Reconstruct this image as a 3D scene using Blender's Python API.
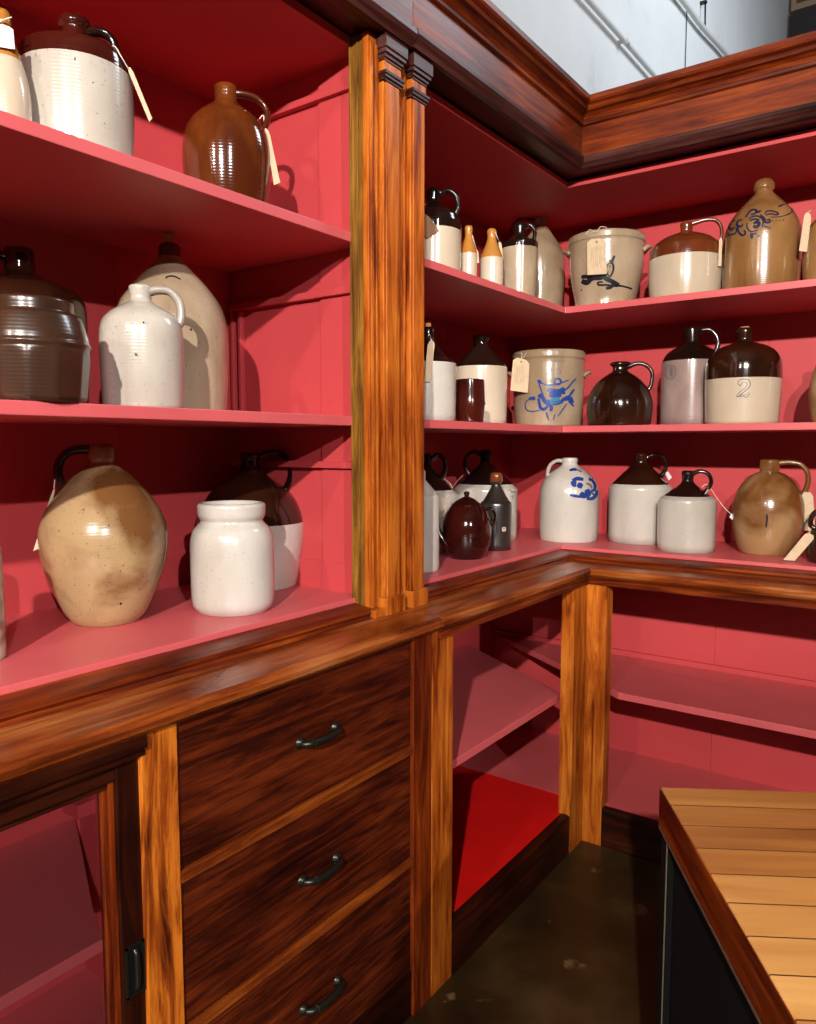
import bpy, bmesh, math, random
from mathutils import Vector, Matrix, noise
random.seed(7)
PI = math.pi
for o in list(bpy.data.objects): bpy.data.objects.remove(o)
scene = bpy.context.scene
col = scene.collection

# ------------------------------------------------------------ camera
cam = bpy.data.cameras.new('camera'); camo = bpy.data.objects.new('camera', cam); col.objects.link(camo)
camo.location = (1.0614, -2.3610, 1.266)
camo.rotation_euler = (PI/2 - .0884, 0, .6279)
cam.sensor_fit = 'VERTICAL'; cam.sensor_height = 36; cam.lens = 757.9/1024*36; cam.clip_start = .02
scene.camera = camo
# ------------------------------------------------------------ world and lamps
w = bpy.data.worlds.new('world'); scene.world = w; w.use_nodes = True
w.node_tree.nodes['Background'].inputs[0].default_value = (.85, .9, 1, 1)
w.node_tree.nodes['Background'].inputs[1].default_value = .012
def lamp(name, kind, loc, energy, colour, size=.05, target=None, **kw):
    l = bpy.data.lights.new(name, kind); l.energy = energy; l.color = colour
    if kind == 'AREA': l.shape = 'RECTANGLE'; l.size = size; l.size_y = kw.pop('size_y', size)
    else: l.shadow_soft_size = size
    if kind == 'SPOT': l.spot_size = kw.pop('cone', 1.2); l.spot_blend = .5
    o = bpy.data.objects.new(name, l); col.objects.link(o); o.location = loc
    if target: o.rotation_euler = (Vector(target)-Vector(loc)).to_track_quat('-Z', 'Y').to_euler()
    return o
WARM = (1, .90, .80)
lamp('track_lamp', 'POINT', (2.0, -4.5, 2.60), 920, (1, .925, .85), .035)
lamp('track_lamp', 'POINT', (.75, -4.55, 2.62), 120, (1, .91, .80), .035)
lamp('track_lamp', 'SPOT', (6.4, -5.6, 3.65), 1500, (1, .96, .96), .05, target=(-.3, -1.80, 1.35), cone=.46)
lamp('track_lamp', 'SPOT', (2.5, -4.6, 2.60), 640, (1, .91, .84), .035, target=(.40, .2, 1.58), cone=.44)  # unseen spot added to brighten the right run of shelves
lamp('hall_lamp', 'AREA', (2.2, 2.6, 4.9), 110, (.82, .91, 1), 1.4, target=(-.62, 2.4, 3.6))
scene.view_settings.view_transform = 'Standard'; scene.view_settings.look = 'None'
scene.view_settings.exposure = 0; scene.view_settings.gamma = 1
scene.view_settings.use_curve_mapping = False

# ------------------------------------------------------------ materials
def new_mat(name):
    m = bpy.data.materials.new(name); m.use_nodes = True
    nt = m.node_tree; return m, nt, nt.nodes['Principled BSDF']
def N(nt, t, **kw):
    n = nt.nodes.new(t)
    for k, v in kw.items(): setattr(n, k, v)
    return n
def ramp(nt, stops):
    r = nt.nodes.new('ShaderNodeValToRGB'); e = r.color_ramp.elements
    while len(e) < len(stops): e.new(.5)
    for x, (p, c) in zip(e, stops): x.position = p; x.color = (*c, 1)
    return r
def wood(name, axis, stops, rough=.33, scale=1.0, stain=.6, bump=.15, knots=0):
    m, nt, b = new_mat(name); L = nt.links
    tc = N(nt, 'ShaderNodeTexCoord'); mp = N(nt, 'ShaderNodeMapping')
    s = [48*scale]*3; s['xyz'.index(axis)] = 3.6*scale; mp.inputs['Scale'].default_value = s
    L.new(tc.outputs['Object'], mp.inputs['Vector'])
    n1 = N(nt, 'ShaderNodeTexNoise'); n1.inputs['Scale'].default_value = 1; n1.inputs['Detail'].default_value = 7
    n1.inputs['Roughness'].default_value = .68; n1.inputs['Distortion'].default_value = .7
    L.new(mp.outputs[0], n1.inputs['Vector'])
    mp2 = N(nt, 'ShaderNodeMapping'); s = [9.0]*3; s['xyz'.index(axis)] = 3.4; mp2.inputs['Scale'].default_value = s
    L.new(tc.outputs['Object'], mp2.inputs['Vector'])
    n2 = N(nt, 'ShaderNodeTexNoise'); n2.inputs['Scale'].default_value = 1; n2.inputs['Detail'].default_value = 4
    L.new(mp2.outputs[0], n2.inputs['Vector'])
    ad = N(nt, 'ShaderNodeMath', operation='MULTIPLY_ADD'); ad.inputs[1].default_value = stain; 
    sb = N(nt, 'ShaderNodeMath', operation='SUBTRACT'); sb.inputs[1].default_value = .5
    L.new(n2.outputs[0], sb.inputs[0]); L.new(sb.outputs[0], ad.inputs[0]); L.new(n1.outputs[0], ad.inputs[2])
    r = ramp(nt, stops); L.new(ad.outputs[0], r.inputs[0])
    L.new(r.outputs[0], b.inputs['Base Color'])
    rr = N(nt, 'ShaderNodeMapRange'); rr.inputs['To Min'].default_value = rough-.08; rr.inputs['To Max'].default_value = rough+.15
    L.new(n2.outputs[0], rr.inputs['Value']); L.new(rr.outputs[0], b.inputs['Roughness'])
    b.inputs['Specular IOR Level'].default_value = .2; b.inputs['Coat Weight'].default_value = .0; b.inputs['Coat Roughness'].default_value = .25
    bp = N(nt, 'ShaderNodeBump'); bp.inputs['Strength'].default_value = bump; bp.inputs['Distance'].default_value = .002
    L.new(n1.outputs[0], bp.inputs['Height']); L.new(bp.outputs[0], b.inputs['Normal'])
    return m
MAHOG = [(.26, (.022, .003, .0009)), (.42, (.066, .008, .0015)), (.58, (.145, .021, .0025)), (.78, (.26, .052, .005))]
DRAWER = [(.24, (.006, .001, .0005)), (.42, (.030, .0035, .0009)), (.60, (.085, .012, .002)), (.86, (.17, .030, .004))]
OAK = [(.32, (.045, .007, .001)), (.44, (.22, .042, .004)), (.54, (.45, .12, .010)), (.8, (.58, .19, .025))]
DARK = [(.3, (.005, .0012, .0008)), (.5, (.018, .003, .001)), (.75, (.05, .009, .002))]
CAPS = [(.3, (.012, .004, .003)), (.5, (.04, .011, .009)), (.75, (.09, .032, .026))]
COUNTER = [(.26, (.05, .009, .002)), (.42, (.13, .023, .004)), (.56, (.23, .050, .008)), (.8, (.36, .13, .04))]
PILAS = [(.20, (.026, .004, .0009)), (.37, (.15, .024, .0025)), (.51, (.33, .075, .007)), (.70, (.52, .16, .018))]
W = {a: wood('mahogany_'+a, a, MAHOG) for a in 'xyz'}
WP = wood('pilaster_wood', 'z', PILAS, stain=.65)
WD = wood('drawer_wood', 'y', DRAWER, rough=.42, scale=1.5, stain=.6)
WR = wood('rail_wood_lit', 'y', [(.25, (.03, .005, .001)), (.45, (.11, .019, .003)), (.62, (.20, .045, .005)), (.85, (.32, .09, .012))], stain=.6)  # lighter than the mahogany: the highlight along the rails is coloured in
WO = wood('oak_stile', 'z', OAK, rough=.4, stain=.5)
WJ = wood('jamb_wood', 'z', [(.3, (.04, .014, .002)), (.45, (.12, .048, .006)), (.6, (.24, .11, .014)), (.8, (.38, .2, .04))], rough=.45)
WK = {a: wood('dark_wood_'+a, a, DARK) for a in 'xyz'}
WC = {a: wood('worktop_wood_'+a, a, COUNTER+[(.87, (.34,.13,.05)), (.92, (.5,.32,.2))], rough=.26, stain=.8) for a in 'xy'}
WCAP = {a: wood('architrave_wood_'+a, a, CAPS, rough=.3) for a in 'xyz'}
def plain(name, c, rough=.5, metal=0, coat=0, var=0, vs=8, spec=.5):
    m, nt, b = new_mat(name)
    b.inputs['Base Color'].default_value = (*c, 1); b.inputs['Roughness'].default_value = rough
    b.inputs['Metallic'].default_value = metal; b.inputs['Coat Weight'].default_value = coat
    b.inputs['Specular IOR Level'].default_value = spec
    if var:
        tc = N(nt, 'ShaderNodeTexCoord'); n = N(nt, 'ShaderNodeTexNoise'); n.inputs['Scale'].default_value = vs; n.inputs['Detail'].default_value = 6
        nt.links.new(tc.outputs['Object'], n.inputs['Vector'])
        r = ramp(nt, [(.3, tuple(max(0, x*(1-var)) for x in c)), (.7, tuple(min(1, x*(1+var)) for x in c))])
        nt.links.new(n.outputs[0], r.inputs[0]); nt.links.new(r.outputs[0], b.inputs['Base Color'])
    return m
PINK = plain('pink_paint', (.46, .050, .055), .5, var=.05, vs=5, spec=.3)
PINKT = plain('pink_paint_with_sheen', (.53, .088, .094), .42, var=.05, vs=6, spec=.55)  # same pink made paler: sheen on the flat tops is in the colour
PINKF_SHADE = plain('shaded_pink_floor', (.60, .004, .003), .5, var=.1)  # pink floor paint with its shade put into a deep red
PLASTER = None
def plaster():
    m, nt, b = new_mat('white_plaster')
    tc = N(nt, 'ShaderNodeTexCoord'); n = N(nt, 'ShaderNodeTexNoise'); n.inputs['Scale'].default_value = 1.6; n.inputs['Detail'].default_value = 8; n.inputs['Roughness'].default_value = .65
    nt.links.new(tc.outputs['Object'], n.inputs['Vector'])
    r = ramp(nt, [(.3, (.55, .55, .54)), (.42, (.72, .73, .73)), (.7, (.80, .80, .80))]); nt.links.new(n.outputs[0], r.inputs[0])
    nt.links.new(r.outputs[0], b.inputs['Base Color']); b.inputs['Roughness'].default_value = .7
    return m
PLASTER = plaster()
def concrete():
    m, nt, b = new_mat('stained_concrete'); L = nt.links
    tc = N(nt, 'ShaderNodeTexCoord')
    n = N(nt, 'ShaderNodeTexNoise'); n.inputs['Scale'].default_value = 3; n.inputs['Detail'].default_value = 9; n.inputs['Roughness'].default_value = .6
    L.new(tc.outputs['Object'], n.inputs['Vector'])
    r = ramp(nt, [(.35, (.011, .005, .0015)), (.52, (.026, .014, .004)), (.68, (.055, .031, .011))]); L.new(n.outputs[0], r.inputs[0])
    n2 = N(nt, 'ShaderNodeTexNoise'); n2.inputs['Scale'].default_value = 9; n2.inputs['Detail'].default_value = 3
    L.new(tc.outputs['Object'], n2.inputs['Vector'])
    r2 = ramp(nt, [(.66, (0, 0, 0)), (.70, (1, 1, 1))]); L.new(n2.outputs[0], r2.inputs[0])
    mx = N(nt, 'ShaderNodeMix', data_type='RGBA'); L.new(r2.outputs[0], mx.inputs[0]); L.new(r.outputs[0], mx.inputs[6]); mx.inputs[7].default_value = (.11, .07, .035, 1)
    L.new(mx.outputs[2], b.inputs['Base Color']); b.inputs['Roughness'].default_value = .38
    return m
CONC = concrete()
IRON = plain('black_iron', (.03, .03, .028), .3, metal=.85)
BRASSK = plain('dark_bronze', (.03, .03, .022), .35, metal=.8)
BLACK = plain('black_paint', (.003, .003, .003), .8, spec=.1)
METALE = plain('worn_metal_edge', (.18, .13, .09), .45, metal=.6)
PAPER = plain('tag_paper', (.52, .39, .25), .8, var=.1, vs=40)
WPAPER = plain('white_paper', (.58,.58,.6), .7)
KRAFT = plain('brown_card', (.22, .11, .05), .8)
STRING = plain('tag_string', (.72, .6, .5), .8)
INK = plain('pencil_mark', (.22, .13, .07), .8)
CORK = plain('cork', (.42, .17, .07), .8, var=.3, vs=60)
PIPE = plain('painted_pipe', (.66, .66, .64), .5)
def glass():
    m, nt, b = new_mat('door_glass'); out = nt.nodes['Material Output']; nt.nodes.remove(b)
    t = N(nt, 'ShaderNodeBsdfTransparent'); g = N(nt, 'ShaderNodeBsdfGlossy'); g.inputs['Roughness'].default_value = .02
    f = N(nt, 'ShaderNodeFresnel'); f.inputs['IOR'].default_value = 1.35
    mx = N(nt, 'ShaderNodeMixShader'); L = nt.links
    L.new(f.outputs[0], mx.inputs[0]); L.new(t.outputs[0], mx.inputs[1]); L.new(g.outputs[0], mx.inputs[2]); L.new(mx.outputs[0], out.inputs[0])
    return m
GLASS = glass()
_c = {}
def glaze(name, c1, c2, rough=.16, scale=9, speck=0, speckc=(.05, .02, .01), stretch=.45, coat=.3, bump=.055):
    """a fired glaze: two body colours in soft clouds, optional dark specks, faint throwing rings"""
    if name in _c: return _c[name]
    m, nt, b = new_mat(name); L = nt.links
    tc = N(nt, 'ShaderNodeTexCoord'); mp = N(nt, 'ShaderNodeMapping'); mp.inputs['Scale'].default_value = (1, 1, stretch)
    oi = N(nt, 'ShaderNodeObjectInfo'); va = N(nt, 'ShaderNodeVectorMath', operation='ADD')
    L.new(tc.outputs['Object'], va.inputs[0]); L.new(oi.outputs['Random'], va.inputs[1]); L.new(va.outputs[0], mp.inputs['Vector'])
    n = N(nt, 'ShaderNodeTexNoise'); n.inputs['Scale'].default_value = scale; n.inputs['Detail'].default_value = 5; n.inputs['Distortion'].default_value = .4
    L.new(mp.outputs[0], n.inputs['Vector'])
    r = ramp(nt, [(.38, c1), (.60, c2)]); L.new(n.outputs[0], r.inputs[0]); src = r.outputs[0]
    if speck:
        n2 = N(nt, 'ShaderNodeTexNoise'); n2.inputs['Scale'].default_value = 170; n2.inputs['Detail'].default_value = 2
        L.new(va.outputs[0], n2.inputs['Vector'])
        r2 = ramp(nt, [(.66, (0, 0, 0)), (.74, (speck,)*3)]); L.new(n2.outputs[0], r2.inputs[0])
        mx = N(nt, 'ShaderNodeMix', data_type='RGBA'); L.new(r2.outputs[0], mx.inputs[0]); L.new(src, mx.inputs[6]); mx.inputs[7].default_value = (*speckc, 1)
        src = mx.outputs[2]
    L.new(src, b.inputs['Base Color']); b.inputs['Roughness'].default_value = rough
    b.inputs['Coat Weight'].default_value = coat; b.inputs['Coat Roughness'].default_value = .08
    wv = N(nt, 'ShaderNodeTexWave', bands_direction='Z'); wv.inputs['Scale'].default_value = 55; wv.inputs['Distortion'].default_value = 1.5
    L.new(tc.outputs['Object'], wv.inputs['Vector'])
    nb = N(nt, 'ShaderNodeTexNoise'); nb.inputs['Scale'].default_value = 30; L.new(tc.outputs['Object'], nb.inputs['Vector'])
    ad = N(nt, 'ShaderNodeMath', operation='ADD'); L.new(wv.outputs['Fac'], ad.inputs[0]); L.new(nb.outputs[0], ad.inputs[1])
    bp = N(nt, 'ShaderNodeBump'); bp.inputs['Strength'].default_value = bump; bp.inputs['Distance'].default_value = .0015
    L.new(ad.outputs[0], bp.inputs['Height']); L.new(bp.outputs[0], b.inputs['Normal'])
    return m
BLK = glaze('black_glaze', (.006, .003, .002), (.014, .006, .004), .09, bump=.1)
DBR = glaze('dark_brown_glaze', (.009, .003, .0015), (.024, .007, .003), .11)
BRN = glaze('brown_glaze', (.06, .012, .003), (.14, .034, .006), .11, speck=.5)
ALB = glaze('metallic_brown_glaze', (.018, .008, .005), (.042, .018, .009), .26)
RBR = glaze('red_brown_glaze', (.022, .003, .002), (.055, .008, .004), .1)
TBR = glaze('tan_brown_glaze', (.10, .022, .006), (.16, .04, .010), .14)
WHT = glaze('white_glaze', (.40, .37, .32), (.50, .47, .42), .2, scale=6, speck=.3)
CRM = glaze('cream_glaze', (.44, .36, .26), (.51, .43, .32), .2, scale=5)
GRY = glaze('grey_salt_glaze', (.24, .17, .10), (.40, .31, .21), .2, scale=7, speck=.5)
GRW = glaze('pale_grey_salt_glaze', (.30, .265, .22), (.45, .41, .35), .2, scale=7, speck=.4)
TAN = glaze('tan_salt_glaze', (.20, .095, .035), (.44, .27, .12), .24, scale=8, speck=.5, stretch=1)
OCH = glaze('ochre_salt_glaze', (.12, .045, .010), (.27, .14, .05), .2, scale=6, speck=.4)
BRT = glaze('brown_tan_salt_glaze', (.13, .050, .011), (.31, .18, .08), .2, scale=6, stretch=1)
OLV = glaze('mottled_tan_salt_glaze', (.15, .065, .020), (.36, .245, .12), .24, scale=9, speck=.7, stretch=1)
MOT = glaze('mottled_crock_glaze', (.16, .05, .015), (.5, .42, .33), .3, scale=22, stretch=1)
TEA = glaze('teapot_glaze', (.012, .002, .0015), (.030, .004, .0025), .08)
SBK = glaze('satin_black_glaze', (.008, .006, .005), (.022, .017, .014), .3)
YEL = glaze('yellow_ochre_glaze', (.32, .12, .02), (.40, .17, .035), .16)
LAV = glaze('lavender_grey_glaze', (.24, .165, .145), (.34, .26, .23), .2, scale=8)
MARKS_M = {'k': plain('black_slip', (.012, .012, .018), .25), 'n': plain('navy_slip', (.014, .018, .045), .25),
           'b': plain('cobalt_slip', (.012, .04, .20), .25), 'c': plain('teal_slip', (.03, .14, .24), .25),
           's': plain('stamp_ink', (.10, .09, .10), .5), 'w': plain('pale_badge', (.4, .33, .26), .5)}

# ------------------------------------------------------------ mesh helpers
class MB:
    def __init__(s): s.v = []; s.f = []; s.mi = []; s.mats = []; s.sm = []
    def m(s, mat):
        if mat not in s.mats: s.mats.append(mat)
        return s.mats.index(mat)
    def add(s, vs, fs, mat, smooth=False):
        b = len(s.v); s.v += [Vector(v) for v in vs]; i = s.m(mat)
        for f in fs: s.f.append([b+k for k in f]); s.mi.append(i); s.sm.append(smooth)
    def box(s, x0, x1, y0, y1, z0, z1, mat):
        s.add([(x0,y0,z0),(x1,y0,z0),(x1,y1,z0),(x0,y1,z0),(x0,y0,z1),(x1,y0,z1),(x1,y1,z1),(x0,y1,z1)],
              [(0,3,2,1),(4,5,6,7),(0,1,5,4),(1,2,6,5),(2,3,7,6),(3,0,4,7)], mat)
    def prism(s, poly, z0, z1, mat):
        n = len(poly)
        s.add([(x,y,z0) for x,y in poly]+[(x,y,z1) for x,y in poly],
              [list(range(n))[::-1], list(range(n,2*n))]+[(i,(i+1)%n,n+(i+1)%n,n+i) for i in range(n)], mat)
    def loft(s, rings, mat, closed=True, caps=True, smooth=False):
        n = len(rings[0]); vs = [p for r in rings for p in r]; fs = []
        for a in range(len(rings)-1):
            for i in range(n if closed else n-1):
                j = (i+1) % n; fs.append((a*n+i, a*n+j, (a+1)*n+j, (a+1)*n+i))
        if caps: fs += [list(range(n))[::-1], [(len(rings)-1)*n+i for i in range(n)]]
        s.add(vs, fs, mat, smooth)
    def lathe(s, prof, matf, seg=56, mod=None):
        """prof [(r,z)] top to bottom, closed at both ends; matf(z) gives the material"""
        n = len(prof)
        vs = []
        for r, z in prof:
            for k in range(seg):
                a = 2*PI*k/seg; rr = r*(mod(a, z) if mod else 1); vs.append((rr*math.cos(a), rr*math.sin(a), z))
        b = len(s.v); s.v += [Vector(v) for v in vs]
        for i in range(n-1):
            mi = s.m(matf((prof[i][1]+prof[i+1][1])/2))
            for k in range(seg):
                j = (k+1) % seg; s.f.append([b+i*seg+k, b+(i+1)*seg+k, b+(i+1)*seg+j, b+i*seg+j]); s.mi.append(mi); s.sm.append(True)
        s.f.append([b+k for k in range(seg)]); s.mi.append(s.m(matf(prof[0][1]))); s.sm.append(False)
        s.f.append([b+(n-1)*seg+k for k in range(seg)][::-1]); s.mi.append(s.m(matf(prof[-1][1]))); s.sm.append(False)
    def tube(s, pts, rad, mat, seg=10, flat=1.0, taper=None):
        pts = smooth_path(pts, 6); n = len(pts); rings = []
        up = Vector((0, 1, 0))
        for i, p in enumerate(pts):
            t = (pts[min(i+1, n-1)]-pts[max(i-1, 0)]).normalized()
            y = up - t*up.dot(t)
            if y.length < .2: y = Vector((1,0,0)) - t*t.x
            y.normalize(); x = y.cross(t)
            r = rad*(taper(i/(n-1)) if taper else 1)
            rings.append([p + x*(r*math.cos(2*PI*k/seg)) + y*(r*flat*math.sin(2*PI*k/seg)) for k in range(seg)])
        s.loft(rings, mat, smooth=True)
    def build(s, name, parent=None, bevel=0, origin=None):
        me = bpy.data.meshes.new(name)
        off = Vector(origin) if origin is not None else (world_loc(parent) if parent and not getattr(s, 'local', False) else Vector())
        me.from_pydata([v-off for v in s.v], [], s.f)
        for m in s.mats: me.materials.append(m)
        for p, i, sm in zip(me.polygons, s.mi, s.sm): p.material_index = i; p.use_smooth = sm
        bm = bmesh.new(); bm.from_mesh(me); bmesh.ops.recalc_face_normals(bm, faces=bm.faces); bm.to_mesh(me); bm.free()
        o = bpy.data.objects.new(name, me); col.objects.link(o)
        if parent: o.parent = parent
        elif origin is not None: o.location = origin
        if bevel:
            b = o.modifiers.new('bevel', 'BEVEL'); b.width = bevel; b.segments = 2; b.limit_method = 'ANGLE'; b.angle_limit = .6
        return o
def LMB():
    s = MB(); s.local = True; return s
def world_loc(p):
    v = Vector()
    while p: v += p.location; p = p.parent
    return v
def smooth_path(pts, sub):
    pts = [Vector(p) for p in pts]
    if len(pts) < 3 or sub < 2: return pts
    out = []
    P_ = [pts[0]*2-pts[1]] + pts + [pts[-1]*2-pts[-2]]
    for i in range(1, len(P_)-2):
        p0, p1, p2, p3 = P_[i-1:i+3]
        for k in range(sub):
            t = k/sub; out.append(.5*((2*p1)+(p2-p0)*t+(2*p0-5*p1+4*p2-p3)*t*t+(3*p1-p0-3*p2+p3)*t**3))
    out.append(pts[-1]); return out
def tag(o, label, cat, group=None):
    o['label'] = label; o['category'] = cat
    if group: o['group'] = group
    return o
def thing(name, label, cat, loc, rot=0, group=None):
    o = bpy.data.objects.new(name, None); col.objects.link(o); o.location = loc; o.rotation_euler = (0, 0, rot)
    o.empty_display_size = .05
    return tag(o, label, cat, group)
def structure(o): o['kind'] = 'structure'; return o

# ------------------------------------------------------------ the room
b = MB(); b.box(-.62, 7, -7, 6.7, -.1, 0, CONC); structure(b.build('floor'))
b = MB(); b.box(-.8, -.62, -7, 6.7, 0, 6.4, PLASTER); structure(b.build('wall_left'))
GREYW = plain('grey_wall_paint', (.11, .10, .08), .8)
b = MB(); b.box(-.8, 7, 6.7, 6.85, 0, 6.4, GREYW); structure(b.build('wall_back'))
b = MB(); b.box(-.8, 7, -7, 6.85, 6.4, 6.5, plain('dark_ceiling', (.08, .075, .07), .8)); structure(b.build('ceiling'))
# pipes and wire on the white wall
def pipe(name, label, pts, r):
    s = MB(); s.tube([Vector(p) for p in pts], r, PIPE, seg=12)
    return tag(s.build(name), label, 'pipe')
pipe('conduit_pipe', 'pale painted conduit pipe nearer the cabinets along the white wall', [(-.585,-1.0,3.50),(-.585,1.0,3.51),(-.585,2.0,3.53),(-.585,3.3,3.55),(-.585,6.6,3.6)], .015)
b = MB(); b.tube([(-.6185,1.98,3.53),(-.57,1.98,3.53),(-.565,1.98,3.51)], .012, PIPE); 
c = b.build('pipe_bracket'); c.parent = bpy.data.objects['conduit_pipe']
pipe('conduit_pipe', 'higher pale conduit pipe with a hanger wire above it', [(-.58,-1,3.95),(-.58,2,4.1),(-.58,3,4.20),(-.58,3.5,4.235),(-.58,4.4,4.34),(-.58,6.6,4.5)], .019)
b = MB(); b.tube([(-.58,3.54,4.23),(-.585,3.54,4.43)], .006, IRON, seg=8); b.box(-.6195,-.575,3.525,3.555,4.425,4.44, IRON)
tag(b.build('hanger_rod'), 'thin dark hanger rod rising from the higher pipe on white wall', 'rod')
b = MB(); b.tube([(-.612,3.21,2.2),(-.614,3.21,4.26)], .003, IRON, seg=8)
tag(b.build('wall_cable'), 'thin dark cable running straight down the white wall', 'cable')
# the framed picture high on the far wall
pic = thing('framed_picture', 'brown framed picture high on the far wall above the cornice', 'picture', (-.1, 6.69, 5.75))
s = MB(); s.box(-.54, .5, 6.67, 6.68, 5.79, 6.35, plain('brown_canvas', (.11, .055, .016), .6, var=.4, vs=3)); s.build('canvas', pic)
s = MB(); FR = plain('worn_picture_frame', (.30, .21, .15), .5)
for x0, x1, z0, z1 in ((-.59,.55,5.73,5.79),(-.59,.55,6.35,6.39),(-.59,-.54,5.79,6.35),(.5,.55,5.79,6.35)): s.box(x0, x1, 6.65, 6.69, z0, z1, FR)
s.build('frame', pic, bevel=.004)
s = MB(); s.box(-.585, 1.0, 6.62, 6.70, 5.0, 5.70, plain('dark_board', (.02, .016, .018), .5)); tag(s.build('wall_board', bevel=.004), 'dark board on the far wall directly under the framed picture', 'board')

# ------------------------------------------------------------ upper cabinets
YJ = -.962          # joint between the two upper cabinets
def offset_path(d, y0, x1): return [(d, y0), (d, -d), (x1, -d)]
def sweep_L(s, prof, y0, x1, mats, d_end=None):
    """profile (d,z) swept along the left run and, mitred, along the right run"""
    mx, my = mats; n = len(prof)
    A = [(d, y0, z) for d, z in prof]; B = [(d, -d, z) for d, z in prof]; C_ = [(x1, -d, z) for d, z in prof]
    s.loft([A, B], my, caps=False); s.loft([B, C_], mx, caps=False)
    s.add(A, [list(range(n))], my); s.add(C_, [list(range(n))[::-1]], mx)
def sweep_Y(s, prof, y0, y1, my):
    s.loft([[(d, y0, z) for d, z in prof], [(d, y1, z) for d, z in prof]], my)
def board_L(s, d, yl, z0, z1, mat, x1=1.95, back=.46):
    s.prism([(-back, yl), (d, yl), (d, -d), (x1, -d), (x1, back), (-back, back)], z0, z1, mat)
def planks_x(s, x0, x1, y0, y1, z0, z1, mat, w=.42):   # boards standing side by side along y on a back wall
    y = y0
    while y < y1-1e-4:
        e = min(y+w, y1); s.box(x0, x1, y+.0004, e-.0004, z0, z1, mat); y = e
def planks_y(s, x0, x1, y0, y1, z0, z1, mat, w=.5):
    x = x0
    while x < x1-1e-4:
        e = min(x+w, x1); s.box(x+.0004, e-.0004, y0, y1, z0, z1, mat); x = e
ARCH = [(-.02,2.124),(.045,2.124),(.050,2.118),(.060,2.120),(.064,2.128),(.070,2.134),(.074,2.143),(.074,2.152),(.064,2.156),(-.02,2.156)]
FRIEZE = [(-.02,2.156),(.060,2.156),(.060,2.246),(-.02,2.246)]
CROWN = [(-.02,2.246),(.063,2.246),(.069,2.249),(.070,2.256),(.066,2.260),(.070,2.270),(.080,2.277),(.089,2.280),(.092,2.288),(.088,2.293),(.098,2.298),(.101,2.304),(.101,2.318),(.094,2.322),(-.02,2.322)]
LEFT0 = -2.62
ca = thing('display_cabinet', 'wooden display cabinet with pink interior at left holding large jugs', 'cabinet', (-.2, -1.8, .886))
s = MB(); s.box(-.484,-.478,LEFT0,-1.0,.89,2.13,PINK); planks_x(s, -.478, -.463, LEFT0, -1.03, .90, 2.13, PINK); s.build('back_panel', ca)
s = MB(); s.box(-.463, -.027, -1.03, -1.012, .90, 2.106, PINK); s.box(-.150, -.027, -1.036, -1.03, .924, 2.106, PINK)
s.box(-.30, -.151, -1.0335, -1.03, .924, .99, PINK); s.box(-.150,-.027,-1.0385,-1.036,.924,.99,PINK); s.build('end_panel', ca)
s = MB(); s.box(-.463, -.0, LEFT0, LEFT0+.02, .90, 2.106, PINK); s.build('end_panel', ca)
for z in (1.722, 1.329):
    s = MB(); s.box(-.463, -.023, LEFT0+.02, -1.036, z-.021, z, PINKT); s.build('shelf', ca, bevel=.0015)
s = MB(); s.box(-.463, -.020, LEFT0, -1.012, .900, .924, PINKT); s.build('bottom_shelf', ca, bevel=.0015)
s = MB(); s.box(-.463, -.023, LEFT0, -1.012, 2.104, 2.122, PINK); s.build('top_panel', ca)
for z in (1.612, 1.222, 2.045):
    s = MB(); s.box(-.455, -.04, -1.048, -1.030, z-.010, z+.006, PINK); s.build('cleat', ca, bevel=.0015)
s = MB()
for x0 in (-.452, -.424): s.box(x0, x0+.012, -1.046, -1.030, 1.329, 1.601, PINK)
s.build('corner_strip', ca, bevel=.003)
SILL = [(-.023,.886),(-.023,.9135),(.022,.908),(.034,.905),(.037,.899),(.033,.893),(.037,.886)]
s = MB(); sweep_Y(s, SILL, LEFT0, -1.075, W['y']); s.build('sill', ca)
# jamb, stile, pilaster
def pilaster(s, y0, y1, xf):
    """raised strip with fillets, capital and foot"""
    s.box(xf, xf+.012, y0, y1, .925, 2.03, WP)
    s.box(xf+.012, xf+.016, y0+.006, y1-.006, .925, 2.03, WP)
    s.box(xf, xf+.016, y0, y1, 2.03, 2.12, WP)
def capital(s, y0, y1, xf, m):
    for e, z0, z1 in ((.002,2.030,2.036),(.005,2.036,2.043),(.007,2.043,2.050),(.002,2.070,2.076),(.005,2.076,2.084),(.009,2.084,2.093),(.012,2.093,2.120)):
        s.box(xf-.004, xf+.016+e, y0-e, y1+e, z0, z1, m)
s = MB(); s.prism([(-.027,-1.074),(-.027,-1.037),(.010,-1.037),(.010,-1.074)], .905, 2.12, WJ)
for x0, w_ in ((-.026,.005),(-.006,.004)): s.box(x0, x0+w_, -1.077, -1.074, .905, 2.12, WJ)
s.build('jamb', ca, bevel=.001)
s = MB(); s.box(.010, .026, -1.076, YJ, .886, 2.12, WP); s.box(.026,.031,-1.072,-1.064,.905,2.10,WP); s.box(.026,.030,-1.054,-1.046,.905,2.10,WP)
s.build('stile', ca, bevel=.0015)
s = MB(); pilaster(s, -1.040, -.982, .026); s.build('pilaster', ca, bevel=.0015)
s = MB(); capital(s, -1.038, -.984, .026, WCAP['y']); s.build('capital', ca, bevel=.001)
s = MB(); s.box(.020, .050, -1.046, -.976, .886, .926, WP); s.box(.022,.046,-1.085,-1.046,.886,.905,WP); s.build('plinth_block', ca, bevel=.002)
s = MB(); sweep_Y(s, ARCH, LEFT0, YJ-.004, WCAP['y']); s.build('architrave', ca)
s = MB(); sweep_Y(s, FRIEZE, LEFT0, YJ-.002, W['y']); s.build('frieze', ca)
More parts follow.
